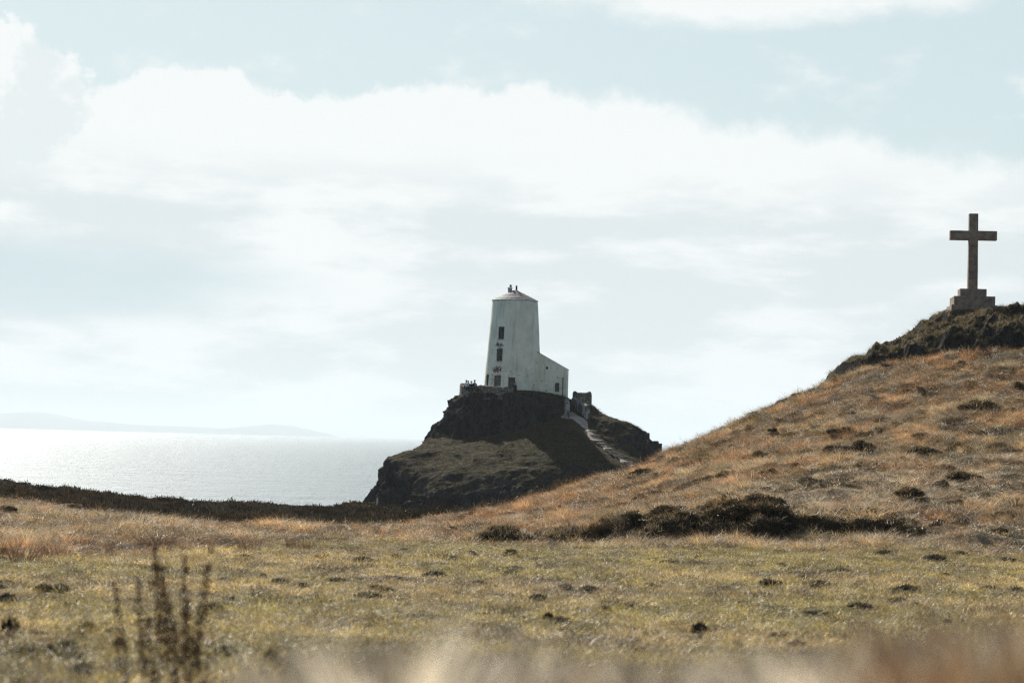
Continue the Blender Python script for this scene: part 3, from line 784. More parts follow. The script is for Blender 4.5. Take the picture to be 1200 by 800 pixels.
o = wall_strip('stair_wall', [a0[:2], (a0[0] * .5 + a1[0] * .5, (a0[1] + a1[1]) / 2), a1[:2]], [a0[2], at(664, 469, 227)[2], a1[2]], [a0[2] - 1.6, at(664, 488, 227)[2], at(665, 491, 225)[2]], .55, M_wash, 12)
setp(o, 'worn whitewashed stub wall left of the path gateway', 'wall', 'whitewashed walls flanking the gateway')
a0, a1, a2 = at(672, 466, 229.5), at(682, 472, 227), at(689.5, 474, 225)
o = wall_strip('stair_wall', [a0[:2], a1[:2], a2[:2]], [a0[2], a1[2], a2[2]], [a0[2] - 1.4, a1[2] - 1.6, at(689, 491, 225)[2]], .5, M_wash, 15)
setp(o, 'worn whitewashed sloping wall right of the path gateway', 'wall', 'whitewashed walls flanking the gateway')

# ------------------------------------------------------------------ people on the terrace
def skin_mesh(name, chains, mat, parent, sub=1):
    """chains: lists of (xyz, radius); the first vertex of the first chain is the root, equal points are shared"""
    key = {}; verts = []; rad = []; edges = []
    for ch in chains:
        prev_ = None
        for pt, r_ in ch:
            k_ = tuple(round(c_, 4) for c_ in pt)
            if k_ not in key: key[k_] = len(verts); verts.append(pt); rad.append(r_)
            if prev_ is not None and prev_ != key[k_]: edges.append((prev_, key[k_]))
            prev_ = key[k_]
    me = bpy.data.meshes.new(name); me.from_pydata(verts, edges, []); o = bpy.data.objects.new(name, me); col.objects.link(o)
    sk = o.modifiers.new('skin', 'SKIN'); sv_ = me.skin_vertices[0].data
    for i, r_ in enumerate(rad): sv_[i].radius = (r_, r_); sv_[i].use_root = (i == 0)
    ss = o.modifiers.new('sub', 'SUBSURF'); ss.levels = ss.render_levels = sub
    bpy.context.view_layer.update(); dg = bpy.context.evaluated_depsgraph_get()
    nm = bpy.data.meshes.new_from_object(o.evaluated_get(dg)); o.modifiers.clear(); o.data = nm
    nm.polygons.foreach_set('use_smooth', [True] * len(nm.polygons)); nm.materials.clear(); nm.materials.append(mat); o.parent = parent
    return o

def person(loc, rz, label, top_mat, leg_mat, lean=0.0, arm=0):
    """seated figure, hips at the origin, facing local +x"""
    p_ = empty('person', loc, rz); setp(p_, label, 'person', 'people resting on the lighthouse terrace')
    L = lambda x, y, z: (x * 1.0 + lean * z, y, z)
    hip, ch, nk, hd = L(0, 0, .10), L(.02, 0, .42), L(.02, 0, .60), L(.05, 0, .76)
    body = [[(hip, .15), (L(.0, 0, .25), .135), (ch, .16), (L(.01, 0, .54), .10), (nk, .055), (L(.03, 0, .68), .075), (hd, .10), (L(.05, 0, .85), .07)]]
    arms, legs = [], []
    for s in (-1, 1):
        hand = L(.36, s * .12, .20) if arm == 0 else L(-.2, s * .3, .02)
        elb = L(.08, s * .27, .26) if arm == 0 else L(-.12, s * .27, .28)
        sh = L(.01, s * .17, .50)
        arms.append([(ch, .16), (sh, .07), (elb, .05), (hand, .037)])
        fd = Vector(hand) - Vector(elb); fd.normalize()
        for k_ in range(5):
            off = Vector((0, (k_ - 2) * .017, -.006 * abs(k_ - 2)))
            f1 = Vector(hand) + fd * .05 + off; f2 = f1 + fd * (.05 if k_ else .03) + Vector((0, 0, -.02)); body.append([(hand, .037), (tuple(f1), .011), (tuple(f2), .008)])
        legs.append([(hip, .15), (L(.06, s * .10, .09), .095), (L(.44, s * .13, .14), .066), (L(.46, s * .13, -.18), .05), (L(.46, s * .13, -.34), .038), (L(.58, s * .14, -.38), .034)])
    b = skin_mesh('body', body + arms + legs, M_skin, p_)
    skin_mesh('jacket', [[(hip, .165), (L(0, 0, .25), .15), (ch, .175), (L(.01, 0, .53), .115)]] + [[(a_[0][0], .175), (a_[1][0], .083), (a_[2][0], .062), (tuple(Vector(a_[2][0]).lerp(Vector(a_[3][0]), .85)), .05)] for a_ in arms], top_mat, p_)
    skin_mesh('trousers', [[(hip, .168)] + [(q_[0], q_[1] + .014) for q_ in l_[1:5]] for l_ in legs], leg_mat, p_)
    bm = bmesh.new(); bmesh.ops.create_icosphere(bm, subdivisions=2, radius=.125)
    for v in bm.verts: v.co = Vector((v.co.x * .95 - .02 + L(.05, 0, .8)[0], v.co.y * .88, v.co.z * 1.0 + .80))
    bmesh.ops.delete(bm, geom=[v for v in bm.verts if v.co.x > L(.05, 0, .8)[0] + .05 and v.co.z < .84], context='VERTS')
    bm_obj('hair', bm, M_hair, p_, True)
    # face: nose and ears
    hx = hd[0]
    for nm_, x, y, z, r_ in (('nose', .115, 0, -.005, .018), ('ear', .0, .098, 0, .022), ('ear', .0, -.098, 0, .022)):
        bm = bmesh.new(); bmesh.ops.create_icosphere(bm, subdivisions=1, radius=r_); bmesh.ops.translate(bm, vec=(hx + x, y, hd[2] + z), verts=bm.verts[:])
        bm_obj(nm_, bm, M_skin, p_, True)
    return p_
zt = T0[2]
def seat(px, py_head, Y): a = at(px, py_head, Y); return (a[0], Y, a[2] - .86)
person(seat(546.2, 445.4, 229.8), R(-60), 'person in a white top sitting at the far left end of the terrace wall', M_white_cloth, M_dark_cloth, .05)
person(seat(548.8, 446.3, 229.4), R(-100), 'person in a white top sitting between the wall end and the dark figures', M_white_cloth, M_dark_cloth, 0)
person(seat(552.2, 446.6, 228.7), R(-80), 'person in dark clothes sitting upright in the middle of the wall group', M_dark_cloth, M_dark_cloth, .1)
person(seat(556.2, 445.3, 228.6), R(60), 'person in dark clothes sitting tallest on the terrace wall', M_dark_cloth, M_dark_cloth, .0)
person(seat(559.6, 449.0, 228.2), R(-20), 'person in dark clothes leaning back beside the corner of the tower', M_dark_cloth, M_dark_cloth, -.5, 1)
person(seat(604.3, 447.8, 227.6), R(-150), 'person in dark clothes sitting below the rightmost ground floor tower window', M_dark_cloth, M_dark_cloth, .1)

# ------------------------------------------------------------------ outcrop under the cross
ex_px = [(975, 443, 100), (1000, 441, 98.3), (1050, 431, 96.3), (1090, 419, 95), (1130, 409, 94), (1200, 410, 92.8), (1330, 402, 92.3)]
ex3 = np.array([at(*q) for q in ex_px])
ox = np.linspace(15.5, 33, 230); oy = np.linspace(90, 112, 220); OX, OY = np.meshgrid(ox, oy)
low_y = np.interp(OX, ex3[:, 0], ex3[:, 1]) + .5 * vnoise(OX * .9, OY * .9, 0, 71)
om = smooth(OY - low_y, -.1, .45) * smooth(OY, 111, 106) * smooth(OX, 15.6, 16.5)
OZ0 = ground_z(OX, OY)
rr_ = fbm(OX * .75, OY * .75, 0, 5, 73, .55, True); rq = fbm(OX * 2.4, OY * 2.4, 0, 3, 75, .5, True)
OZ = OZ0 - .35 + om * (.72 + .28 * (1 - smooth(OX, 17, 19.5)) + smooth(OX, 16.5, 18.5) * (.58 * (rr_ - .1) + .2 * rq) + .1 * rq + .25 * fbm(OX * .4, OY * .4, 0, 2, 78)) 
# a level seat for the cross
CB = at(1138.5, 366, 101.0)
flat = smooth(np.hypot(OX - CB[0], OY - CB[1]), 2.4, 1.2)
OZ = OZ * (1 - flat) + (CB[2] + .04) * flat + flat * .08 * rq
crag = link('rock_outcrop', mesh_np('rock_outcrop', np.stack([OX, OY, OZ], -1).reshape(-1, 3), grid_faces(220, 230), True), M_crag)
setp(crag, 'craggy dark rock outcrop crowning the brown hill under the cross', 'rock outcrop')

OC = np.stack([OX, OY, OZ], -1); on_ = grid_normals(OX, OY, OZ)

# ------------------------------------------------------------------ cross
cr = empty('stone_cross', (CB[0], CB[1], CB[2] - .40), R(-5.5))
setp(cr, 'tall plain stone cross on a stepped base at the hilltop', 'cross')
def block(name, c_, s_, seed):
    bm = bmesh.new(); add_box(bm, c_, s_, 0, .02); bmesh.ops.subdivide_edges(bm, edges=[e for e in bm.edges if e.calc_length() > .3], cuts=4, use_grid_fill=True)
    o = bm_obj(name, bm, M_cross, cr); roughen(o.data, .018, 3.0, seed); return o
Zb = .25; S = 101 / F
block('base_step', (0, 0, Zb + .02), (2.28, 2.1, .88), 1)
block('base_step', (.03, 0, Zb + .46 + .225), (2.04, 1.8, .45), 2)
block('base_step', (.0, 0, Zb + .913 + .20), (1.32, 1.1, .40), 3)
bm = bmesh.new(); zs0, zs1 = Zb + 1.313, Zb + 1.313 + 3.86
add_box(bm, (0.02, 0, (zs0 + zs1) / 2), (.48, .42, zs1 - zs0), 0, .015, .92)
bmesh.ops.subdivide_edges(bm, edges=[e for e in bm.edges if e.calc_length() > .3], cuts=3, use_grid_fill=True)
o = bm_obj('shaft', bm, M_cross, cr); roughen(o.data, .012, 3.0, 4)
for s in (-1, 1):
    bm = bmesh.new(); add_box(bm, (.02 + s * (.222 + .475), .0, zs1 - 1.11), (.95, .40, .465), 0, .015)
    bmesh.ops.subdivide_edges(bm, edges=[e for e in bm.edges if e.calc_length() > .3], cuts=3, use_grid_fill=True)
    o = bm_obj('arm', bm, M_cross, cr); roughen(o.data, .012, 3.0, 5 + s)

# ------------------------------------------------------------------ plants: blade tufts
def tuft_mesh(name, nb, rad, lmin, lmax, width, bend, seed, lean=(0, 0), seg_=2, upright=0.15):
    g_ = np.random.default_rng(seed); V_, F_, B_ = [], [], []
    for b in range(nb):
        a = g_.uniform(0, 2 * np.pi); r_ = rad * math.sqrt(g_.uniform()); L_ = g_.uniform(lmin, lmax)
        base = np.array([r_ * math.cos(a), r_ * math.sin(a), -.02])
        oa = a + g_.normal(0, .7); d_ = np.array([math.cos(oa) * upright + lean[0], math.sin(oa) * upright + lean[1], 1.0]); d_ /= np.linalg.norm(d_)
        bd = np.array([math.cos(oa), math.sin(oa), -.35]) * bend * g_.uniform(.4, 1.3) + np.array([lean[0], lean[1], 0]) * bend
        fa = g_.uniform(0, np.pi); sdv = np.array([math.cos(fa), math.sin(fa), 0])
        i0 = len(V_); val = g_.uniform()
        for k_ in range(seg_ + 1):
            t_ = k_ / seg_; c_ = base + (d_ * t_ + bd * t_ * t_) * L_; wd = width * (1 - t_ * .95) * .5
            V_ += [c_ - sdv * wd, c_ + sdv * wd]; B_ += [val, val]
        for k_ in range(seg_): F_.append((i0 + 2 * k_, i0 + 2 * k_ + 1, i0 + 2 * k_ + 3, i0 + 2 * k_ + 2))
    me = mesh_np(name, V_, F_, False)
    at_ = me.attributes.new('blade', 'FLOAT', 'POINT'); at_.data.foreach_set('value', np.array(B_, np.float32))
    return me

def leafy_mesh(name, nl, rx, rz_, size, seed, stems=0):
    """dome of small leaves and twigs, for heather and low scrub"""
    g_ = np.random.default_rng(seed); V_, F_, B_ = [], [], []
    for i in range(nl):
        a = g_.uniform(0, 2 * np.pi); e = math.asin(g_.uniform(.0, 1.0)); k_ = g_.uniform(.55, 1.0) ** .5 * (1 + .25 * float(vnoise(math.cos(a) * 2, math.sin(a) * 2, e * 2, seed)))
        c_ = np.array([rx * k_ * math.cos(e) * math.cos(a), rx * k_ * math.cos(e) * math.sin(a), rz_ * k_ * math.sin(e)])
        d_ = g_.normal(0, .5, 3) + np.array([0, 0, 1.0]); d_ /= np.linalg.norm(d_); s_ = np.cross(d_, g_.normal(0, 1, 3)); s_ /= np.linalg.norm(s_) + 1e-9
        L_ = size * g_.uniform(.6, 1.6); i0 = len(V_); v_ = g_.uniform()
        V_ += [c_ - s_ * L_ * .13, c_ + s_ * L_ * .13, c_ + d_ * L_ * .6 + s_ * L_ * .16, c_ + d_ * L_]; B_ += [v_] * 4
        F_.append((i0, i0 + 1, i0 + 2, i0 + 3))
    me = mesh_np(name, V_, F_, False)
    at_ = me.attributes.new('blade', 'FLOAT', 'POINT'); at_.data.foreach_set('value', np.array(B_, np.float32))
    return me

M_blade = blade_mat('grass blade', True, trans=.46, var=.6, gloss=.055)
M_near = blade_mat('near straw', True, trans=.5, var=.45, gloss=.11)
M_heath = blade_mat('heather sprig', True, trans=.15, var=.5, gloss=.012)
M_kgrass = blade_mat('thin knoll grass', True, trans=.3, var=.5, gloss=.01)
def source(prefix, meshes, mat):
    """collection of clump shapes that the scattered cover is instanced from"""
    c_ = bpy.data.collections.new(prefix)
    for i, me in enumerate(meshes):
        me.materials.append(mat); o_ = bpy.data.objects.new('%s_%d' % (prefix, i), me); c_.objects.link(o_)
    return c_

def scatter(name, label, coll, count_idx, P, tint_, scl, rot):
    """one object: points carrying tint, size, turn and shape number; geometry nodes put a clump on each"""
    me = bpy.data.meshes.new(name); n_ = len(P); me.vertices.add(n_); me.vertices.foreach_set('co', np.asarray(P, np.float32).ravel())
    a = me.attributes.new('tint', 'FLOAT_COLOR', 'POINT'); c_ = np.ones((n_, 4), np.float32); c_[:, :3] = tint_; a.data.foreach_set('color', c_.ravel())
    a = me.attributes.new('scl', 'FLOAT_VECTOR', 'POINT'); a.data.foreach_set('vector', np.asarray(scl, np.float32).ravel())
    a = me.attributes.new('rot', 'FLOAT_VECTOR', 'POINT'); a.data.foreach_set('vector', np.asarray(rot, np.float32).ravel())
    a = me.attributes.new('shape', 'INT', 'POINT'); a.data.foreach_set('value', rng.integers(0, count_idx, n_).astype(np.int32))
    o_ = link(name, me)
    ng = bpy.data.node_groups.new(name, 'GeometryNodeTree')
    ng.interface.new_socket('Geometry', in_out='INPUT', socket_type='NodeSocketGeometry'); ng.interface.new_socket('Geometry', in_out='OUTPUT', socket_type='NodeSocketGeometry')
    gi = ng.nodes.new('NodeGroupInput'); go = ng.nodes.new('NodeGroupOutput'); ip = ng.nodes.new('GeometryNodeInstanceOnPoints'); ci = ng.nodes.new('GeometryNodeCollectionInfo')
    ci.inputs['Collection'].default_value = coll; ci.inputs['Separate Children'].default_value = True; ci.inputs['Reset Children'].default_value = True
    def na_(nm_, dt):
        q_ = ng.nodes.new('GeometryNodeInputNamedAttribute'); q_.data_type = dt; q_.inputs['Name'].default_value = nm_; return q_.outputs['Attribute']
    ng.links.new(gi.outputs[0], ip.inputs['Points']); ng.links.new(ci.outputs[0], ip.inputs['Instance']); ip.inputs['Pick Instance'].default_value = True
    ng.links.new(na_('shape', 'INT'), ip.inputs['Instance Index']); ng.links.new(na_('scl', 'FLOAT_VECTOR'), ip.inputs['Scale'])
    e2r = ng.nodes.new('FunctionNodeEulerToRotation'); ng.links.new(na_('rot', 'FLOAT_VECTOR'), e2r.inputs[0]); ng.links.new(e2r.outputs[0], ip.inputs['Rotation'])
    ng.links.new(ip.outputs[0], go.inputs[0])
    md_ = o_.modifiers.new('scatter', 'NODES'); md_.node_group = ng
    setp(o_, label, None, None, 'stuff')
    return o_

def pick(n_, y0, y1, marg=0.30, extra=2.0):
    """random points, even per square metre, in the fan the camera can see plus a margin for side steps"""
    u = rng.uniform(size=n_); y = np.sqrt(y0 ** 2 + u * (y1 ** 2 - y0 ** 2)); x = rng.uniform(-1, 1, n_) * (marg * y + extra)
    return x, y
def rots(n_, tilt=.12): return np.stack([rng.normal(0, tilt, n_), rng.normal(0, tilt, n_), rng.uniform(0, 2 * np.pi, n_)], 1)

c_turf = source('turf_clump', [tuft_mesh('turf_clump', 34, .16, .025, .075, .006, .9, 100 + i, upright=.7) for i in range(8)], M_blade)
c_long = source('long_grass_clump', [tuft_mesh('long_grass_clump', 30, .13, .16, .42, .008, .75, 200 + i, (.22, -.05), 3, .45) for i in range(8)], M_blade)
c_kn = source('knoll_grass_clump', [tuft_mesh('knoll_grass_clump', 26, .16, .12, .34, .009, .75, 230 + i, (.15, -.05), 2, .5) for i in range(8)], M_kgrass)
c_heath = source('heather_clump', [leafy_mesh('heather_clump', 330, .46, .42, .085, 300 + i) for i in range(5)], M_heath)

# short field turf
x, y = pick(95000, 7, 58)
keep = (y < foot_y(x) + 1.0) & (rng.uniform(size=len(x)) < .42 + .58 * smooth(fbm(x * 2.0, y * 1.2, 7, 4, 90, .6), -.22, .12)); x, y = x[keep], y[keep]
tn = cover(x, y)[0] * rng.uniform(.65, 1.4, (len(x), 1)) * 1.08
tn = tn * (1.12 + 1.9 * fbm(x * 2.3, y * 1.3, 5, 3, 92) + 1.0 * fbm(x * 6.5, y * 4.5, 5, 2, 93))[:, None].clip(.15, 2.4)
bl = rng.uniform(size=len(x)) < .09; tn[bl] = np.array([.52, .46, .33]) * rng.uniform(.7, 1.2, (bl.sum(), 1))
hs = (.8 + .6 * rng.uniform(size=len(x))) * (1 + .7 * np.maximum(fbm(x * 1.2, y * 1.2, 0, 3, 91), 0)) * (1 + .5 * smooth(y, 20, 8))
scatter('field_grass', 'short dry turf covering the field', c_turf, 8, np.stack([x, y, ground_z(x, y)], 1), tn, np.stack([hs * 1.1, hs * 1.1, hs], 1), rots(len(x), .25))

# taller straw and olive tufts dotted through the turf
x, y = pick(9000, 7, 57); pt = fbm(x * .5, y * .5, 2, 4, 111)
keep = (y < foot_y(x) + .5) & (rng.uniform(size=len(x)) < .25 + .75 * smooth(pt, .0, .35)); x, y = x[keep], y[keep]
kk = rng.uniform(size=(len(x), 1)); tn = np.where(kk < .4, np.array([[.40, .32, .19]]), np.where(kk < .7, np.array([[.11, .095, .04]]), np.array([[.22, .135, .065]]))) * rng.uniform(.6, 1.3, (len(x), 1))
hs = rng.uniform(.16, .42, len(x)); scatter('straw_tufts', 'low straw and olive tufts dotted through the turf', c_long, 8, np.stack([x, y, ground_z(x, y) - .01], 1), tn, np.stack([hs * 1.7, hs * 1.7, hs], 1), rots(len(x), .3))

# long dead grass on the hill and on the rough ground to the left
x, y = pick(150000, 44, 106, .30, 3.0)
cl, rough, hm, pale = cover(x, y)
keep = (rng.uniform(size=len(x)) < rough * (.97 - .8 * bare(x, y)) * (1 - smooth(bank_h(x), .15, .4) * smooth(y, bank_y(x) - .4, bank_y(x) - .1) * smooth(y, bank_y(x) + .8, bank_y(x) + .5))) & (hm < .5) & ~((y > np.interp(x, ex3[:, 0], ex3[:, 1]) - .1) & (x > 16.4))
x, y, cl, pale = x[keep], y[keep], cl[keep], pale[keep]
cs = fbm(x * 1.5, y * 1.1, 5, 3, 94)
tn = cl * rng.uniform(.55, 1.5, (len(x), 1)) * (1.15 + 1.4 * cs)[:, None].clip(.25, 2.2) * 1.42
kk = rng.uniform(size=len(x)); q_ = kk < .2; tn[q_] = np.array([.60, .51, .37]) * rng.uniform(.7, 1.2, (q_.sum(), 1))
q_ = (kk > .84) & (cs < .1); tn[q_] = np.array([.075, .055, .03]) * rng.uniform(.6, 1.4, (q_.sum(), 1))
tall = (.26 + .8 * smooth(fbm(x * .5, y * .5, 6, 4, 96), -.3, .4)) * rng.uniform(.7, 1.25, len(x))
tall = tall * (1 - .55 * smooth(y, 74, 84) * smooth(x, 1, -3))
hs = tall * (1 - .45 * pale)
scatter('hill_grass', 'long dead orange and tan grass on the slopes', c_long, 8, np.stack([x, y, ground_z(x, y) - .02], 1), tn, np.stack([tall * 1.15, tall * 1.15, hs], 1), rots(len(x), .2))

# short mixed undergrowth between the long tufts
x, y = pick(110000, 46, 106, .30, 3.0); cl, rough, hm, pale = cover(x, y)
keep = (rng.uniform(size=len(x)) < rough * (1 - .65 * bare(x, y))) & (hm < .5) & ~((y > np.interp(x, ex3[:, 0], ex3[:, 1]) - .1) & (x > 16.4)); x, y, cl = x[keep], y[keep], cl[keep]
tn = cl * rng.uniform(.4, 1.5, (len(x), 1)); q_ = rng.uniform(size=len(x)) < .3; tn[q_] = np.array([.12, .098, .042]) * rng.uniform(.4, 1.3, (q_.sum(), 1))
q_ = rng.uniform(size=len(x)) < .12; tn[q_] = np.array([.55, .48, .36]) * rng.uniform(.7, 1.2, (q_.sum(), 1))
hs = rng.uniform(1.0, 2.4, len(x)); scatter('hill_undergrowth', 'short thatch between the long grass of the slopes', c_turf, 8, np.stack([x, y, ground_z(x, y) - .01], 1), tn, np.stack([hs * 1.2, hs * 1.2, hs], 1), rots(len(x), .3))
# dark wiry patches of heath on the hillside, drawn out along the slope
x, y = pick(60000, 58, 104, .30, 3.0); pt = fbm(x * .55, y * .8, 11, 4, 101, .6)
keep = (x > -2) & (rng.uniform(size=len(x)) < smooth(pt, .24, .42)) & ~((y > np.interp(x, ex3[:, 0], ex3[:, 1]) - .1) & (x > 16.4)); x, y = x[keep], y[keep]
hs = rng.uniform(.14, .5, len(x)) ; scatter('hill_heath', 'dark wiry heath patches among the hill grass', c_heath, 5, np.stack([x, y, ground_z(x, y) - .04], 1), np.array([.055, .042, .024]) * rng.uniform(.4, 1.9, (len(x), 1)), np.stack([hs * 1.5, hs, hs * .8], 1), rots(len(x), .3))

# tufts and dry roots hanging on the dark bank face
x = rng.uniform(-2, 14.5, 60000); y = rng.uniform(56.6, 60.2, 60000); y = y + 0; bk = bank_h(x); by = bank_y(x)
keep = (rng.uniform(size=len(x)) < smooth(bk, .1, .5) * smooth(y, by - .35, by) * (.35 + .65 * smooth(y, by + 1.0, by + .6))); x, y = x[keep], y[keep]
top_w = smooth(y, bank_y(x) + .45, bank_y(x) + .75)[:, None]
tn = (np.array([.042, .034, .018]) * (1 - top_w) + np.array([.19, .145, .075]) * top_w) * rng.uniform(.5, 1.6, (len(x), 1))
q_ = rng.uniform(size=len(x)) < .10; tn[q_] = np.array([.20, .14, .07]) * rng.uniform(.6, 1.3, (q_.sum(), 1))
sel = rng.uniform(size=len(x)) < .35
q_ = ~sel & (rng.uniform(size=len(x)) < .45); xb, yb = x[q_], y[q_]; hb = rng.uniform(.12, .42, len(xb))
scatter('bank_scrub', 'crumbly dark scrub and roots on the eroded bank face', c_heath, 5, np.stack([xb, yb, ground_z(xb, yb) - .06], 1), np.array([.036, .028, .016]) * rng.uniform(.4, 1.8, (len(xb), 1)), np.stack([hb * 1.3, hb, hb], 1), rots(len(xb), .4))
x, y, tn = x[sel], y[sel], tn[sel] * 1.5
hs = rng.uniform(.3, .65, len(x)); scatter('bank_grass', 'dry tufts on the eroded bank face', c_kn, 8, np.stack([x, y, ground_z(x, y) - .03], 1), tn, np.stack([hs * 1.2, hs * 1.2, hs], 1), rots(len(x), .5))

# heather shelf
x, y = pick(40000, 90, 172, .30, 4.0)
hm = heath_mask(x, y); keep = (rng.uniform(size=len(x)) < hm); x, y = x[keep], y[keep]
tn = HEATH * rng.uniform(.4, 1.9, (len(x), 1)) + np.array([.03, .012, .004]) * smooth(fbm(x * .2, y * .2, 0, 3, 98), 0, .4)[:, None]
hs = 1.3 * rng.uniform(.7, 1.3, len(x)) * (.8 + .5 * smooth(fbm(x * .35, y * .35, 0, 3, 99), -.2, .5))
scatter('heather', 'dark heather belt along the shore', c_heath, 5, np.stack([x, y, ground_z(x, y) - .05], 1), tn, np.stack([hs, hs, hs], 1), rots(len(x), .1))

# turf on the ledges of the outcrop
i = rng.integers(2, 218, 40000); j = rng.integers(2, 228, 40000); gmask = fbm(OX[i, j] * .8, OY[i, j] * .8, 3, 4, 120)
keep = (om[i, j] > .5) & (on_[i, j, 2] > .62) & (gmask > -.12) & (np.hypot(OX[i, j] - CB[0], OY[i, j] - CB[1]) > 1.5); i, j = i[keep][:9000], j[keep][:9000]
tn = np.array([.20, .155, .08]) * rng.uniform(.45, 1.5, (len(i), 1)); hs = rng.uniform(.35, .8, len(i))
scatter('outcrop_grass', 'thin dry turf on the ledges of the outcrop', c_kn, 8, OC[i, j] - np.array([0, 0, .03]), tn, np.stack([hs * 1.2, hs * 1.2, hs], 1), rots(len(i), .3))

# grass on the level parts of the knoll
i = rng.integers(3, 612, 60000); j = rng.integers(3, 296, 60000)
keep = (nrm[i, j, 2] > .8) & (KY[i, j] < 236) & (path_dist(KX[i, j], KY[i, j]) > 1.1) & (np.hypot(KX[i, j] - T0[0], KY[i, j] - TY) > 5) & (KZ[i, j] > 2)
i, j = i[keep][:16000], j[keep][:16000]; P = KV[i, j] + np.stack([rng.uniform(-.1, .1, len(i)), rng.uniform(-.1, .1, len(i)), 0 * i - .03], 1)
tn = (np.array([.026, .022, .009]) + np.array([.07, .055, .023]) * smooth(fbm(P[:, 0] * .6, P[:, 1] * .6, 0, 4, 97), -.1, .5)[:, None]) * rng.uniform(.6, 1.4, (len(i), 1))
s_ = rng.uniform(.4, .9, len(i)); scatter('knoll_grass', 'thin grass on the shoulder of the knoll', c_kn, 8, P, tn, np.stack([s_ * 1.6, s_ * 1.6, s_ * .7], 1), rots(len(i), .2))

# blurred near grass on the bank the camera looks over
c_near = source('near_grass_clump', [tuft_mesh('near_grass_clump', 24, .06, .25, .34, .021, .4, 400 + i, (.1, 0), 4, .4) for i in range(8)], M_near)
CT = dict(pale=(.32, .24, .145), bright=(.72, .62, .46), tan=(.19, .125, .06), dark=(.04, .029, .016), olive=(.13, .115, .045), orange=(.30, .165, .07))
CL = [(345, 792, 'pale'), (372, 796, 'dark'), (398, 786, 'tan'), (428, 770, 'pale'), (450, 764, 'dark'), (474, 748, 'bright'), (506, 764, 'tan'), (530, 772, 'dark'), (552, 776, 'pale'), (588, 758, 'bright'), (621, 760, 'dark'),
      (652, 766, 'tan'), (684, 786, 'orange'), (706, 776, 'pale'), (748, 784, 'tan'), (775, 778, 'dark'), (802, 784, 'bright'), (836, 788, 'tan'), (856, 778, 'pale'), (892, 768, 'tan'), (914, 780, 'orange'), (934, 756, 'bright'), (972, 750, 'pale'),
      (996, 768, 'olive'), (1016, 756, 'bright'), (1052, 750, 'tan'), (1074, 754, 'dark'), (1094, 744, 'pale'), (1122, 748, 'olive'), (1146, 736, 'orange'), (1166, 748, 'dark'), (1188, 744, 'bright'), (1212, 728, 'orange'), (1240, 720, 'tan'), (1272, 742, 'pale'),
      (1310, 730, 'tan'), (1350, 745, 'bright'), (1400, 735, 'orange'), (-60, 815, 'tan'), (-120, 810, 'pale')]
x, y, hs, tn = [], [], [], []
for px, top, kind in CL:
    yc = rng.uniform(2.7, 3.5); xc = (px - 600) / F * yc; n_ = 40 if kind != 'dark' else 60; rad_ = rng.uniform(.014, .026)
    xx = xc + rng.normal(0, rad_, n_); yy_ = yc + rng.normal(0, .06, n_); dep = EYE - ground_z(xx, yy_); tg_ = 516 + .026 * (px - 600)
    h_ = np.clip((dep - yy_ * (top + (17 if px < 1000 else 24) - tg_) / F) / .225, .05, 2.2) * rng.uniform(.82, 1.03, n_) * (1 - .2 * np.abs(xx - xc) / (2 * rad_)).clip(.4, 1)
    x += list(xx); y += list(yy_); hs += list(h_); tn += list(np.array(CT[kind]) * rng.uniform(.35, 1.5, (n_, 1)))
# thin strays between the clumps
xx = rng.uniform(-1.3, 1.7, 700); yy_ = rng.uniform(2.3, 4.0, 700); xp = xx / yy_ * F + 600
dep = EYE - ground_z(xx, yy_); tgt = np.interp(xp, [-200, 320, 420, 1000, 1130, 1210, 1800], [345, 330, 275, 262, 240, 212, 212])
x += list(xx); y += list(yy_); hs += list(np.clip((dep - yy_ * tgt / F) / .275, .05, 1.6) * rng.uniform(.6, 1.0, 700) * (rng.uniform(size=700) < .35) + .05); tn += list(np.array([[.36, .27, .15]]) * rng.uniform(.6, 1.3, (700, 1)))
x, y, hs, tn = np.array(x), np.array(y), np.array(hs), np.array(tn)
scatter('foreground_grass', 'out of focus dry grass at the bottom edge', c_near, 8, np.stack([x, y, ground_z(x, y) - .01], 1), tn, np.stack([hs, hs, hs], 1), rots(len(x), .2))

# ------------------------------------------------------------------ overgrown earth mounds at the foot of the hill
M_leaf_d = blade_mat('dark scrub leaf', False, (.042, .032, .017), .18, .7, .02)
M_leaf_t = blade_mat('dry tuft', False, (.26, .19, .10), .4, .5)
def lump(nm_, sx, sy, sz, seed, mat, parent=None, rough_=.3, cut_=-.25, sub=4):
    bm = bmesh.new(); bmesh.ops.create_icosphere(bm, subdivisions=sub, radius=1.0)
    for v in bm.verts:
        c_ = v.co.copy(); v.co = c_ * (1 + rough_ * float(fbm(c_.x * 1.6 + seed, c_.y * 1.6, c_.z * 1.6, 4, seed)))
        if v.co.z < cut_: v.co.z = cut_ + (v.co.z - cut_) * .15
        v.co = Vector((v.co.x * sx, v.co.y * sy, v.co.z * sz))
    return bm_obj(nm_, bm, mat, parent, True)

def merged_lump(nm_, parts_, seed, mat, parent):
    """several flattened lumps joined into one uneven core"""
    bm = bmesh.new()
    for k_, (ox_, oy_, oz_, rx_, ry_, rz__) in enumerate(parts_):
        r_ = bmesh.ops.create_icosphere(bm, subdivisions=3, radius=1.0)
        for v in r_['verts']:
            c_ = v.co.copy(); f_ = 1 + .55 * float(fbm(c_.x * 1.7 + seed + k_ * 7, c_.y * 1.7, c_.z * 1.7, 4, seed))
            v.co = Vector((ox_ + c_.x * rx_ * f_, oy_ + c_.y * ry_ * f_, max(oz_ + c_.z * rz__ * f_, -.08)))
    return bm_obj(nm_, bm, mat, parent, True)

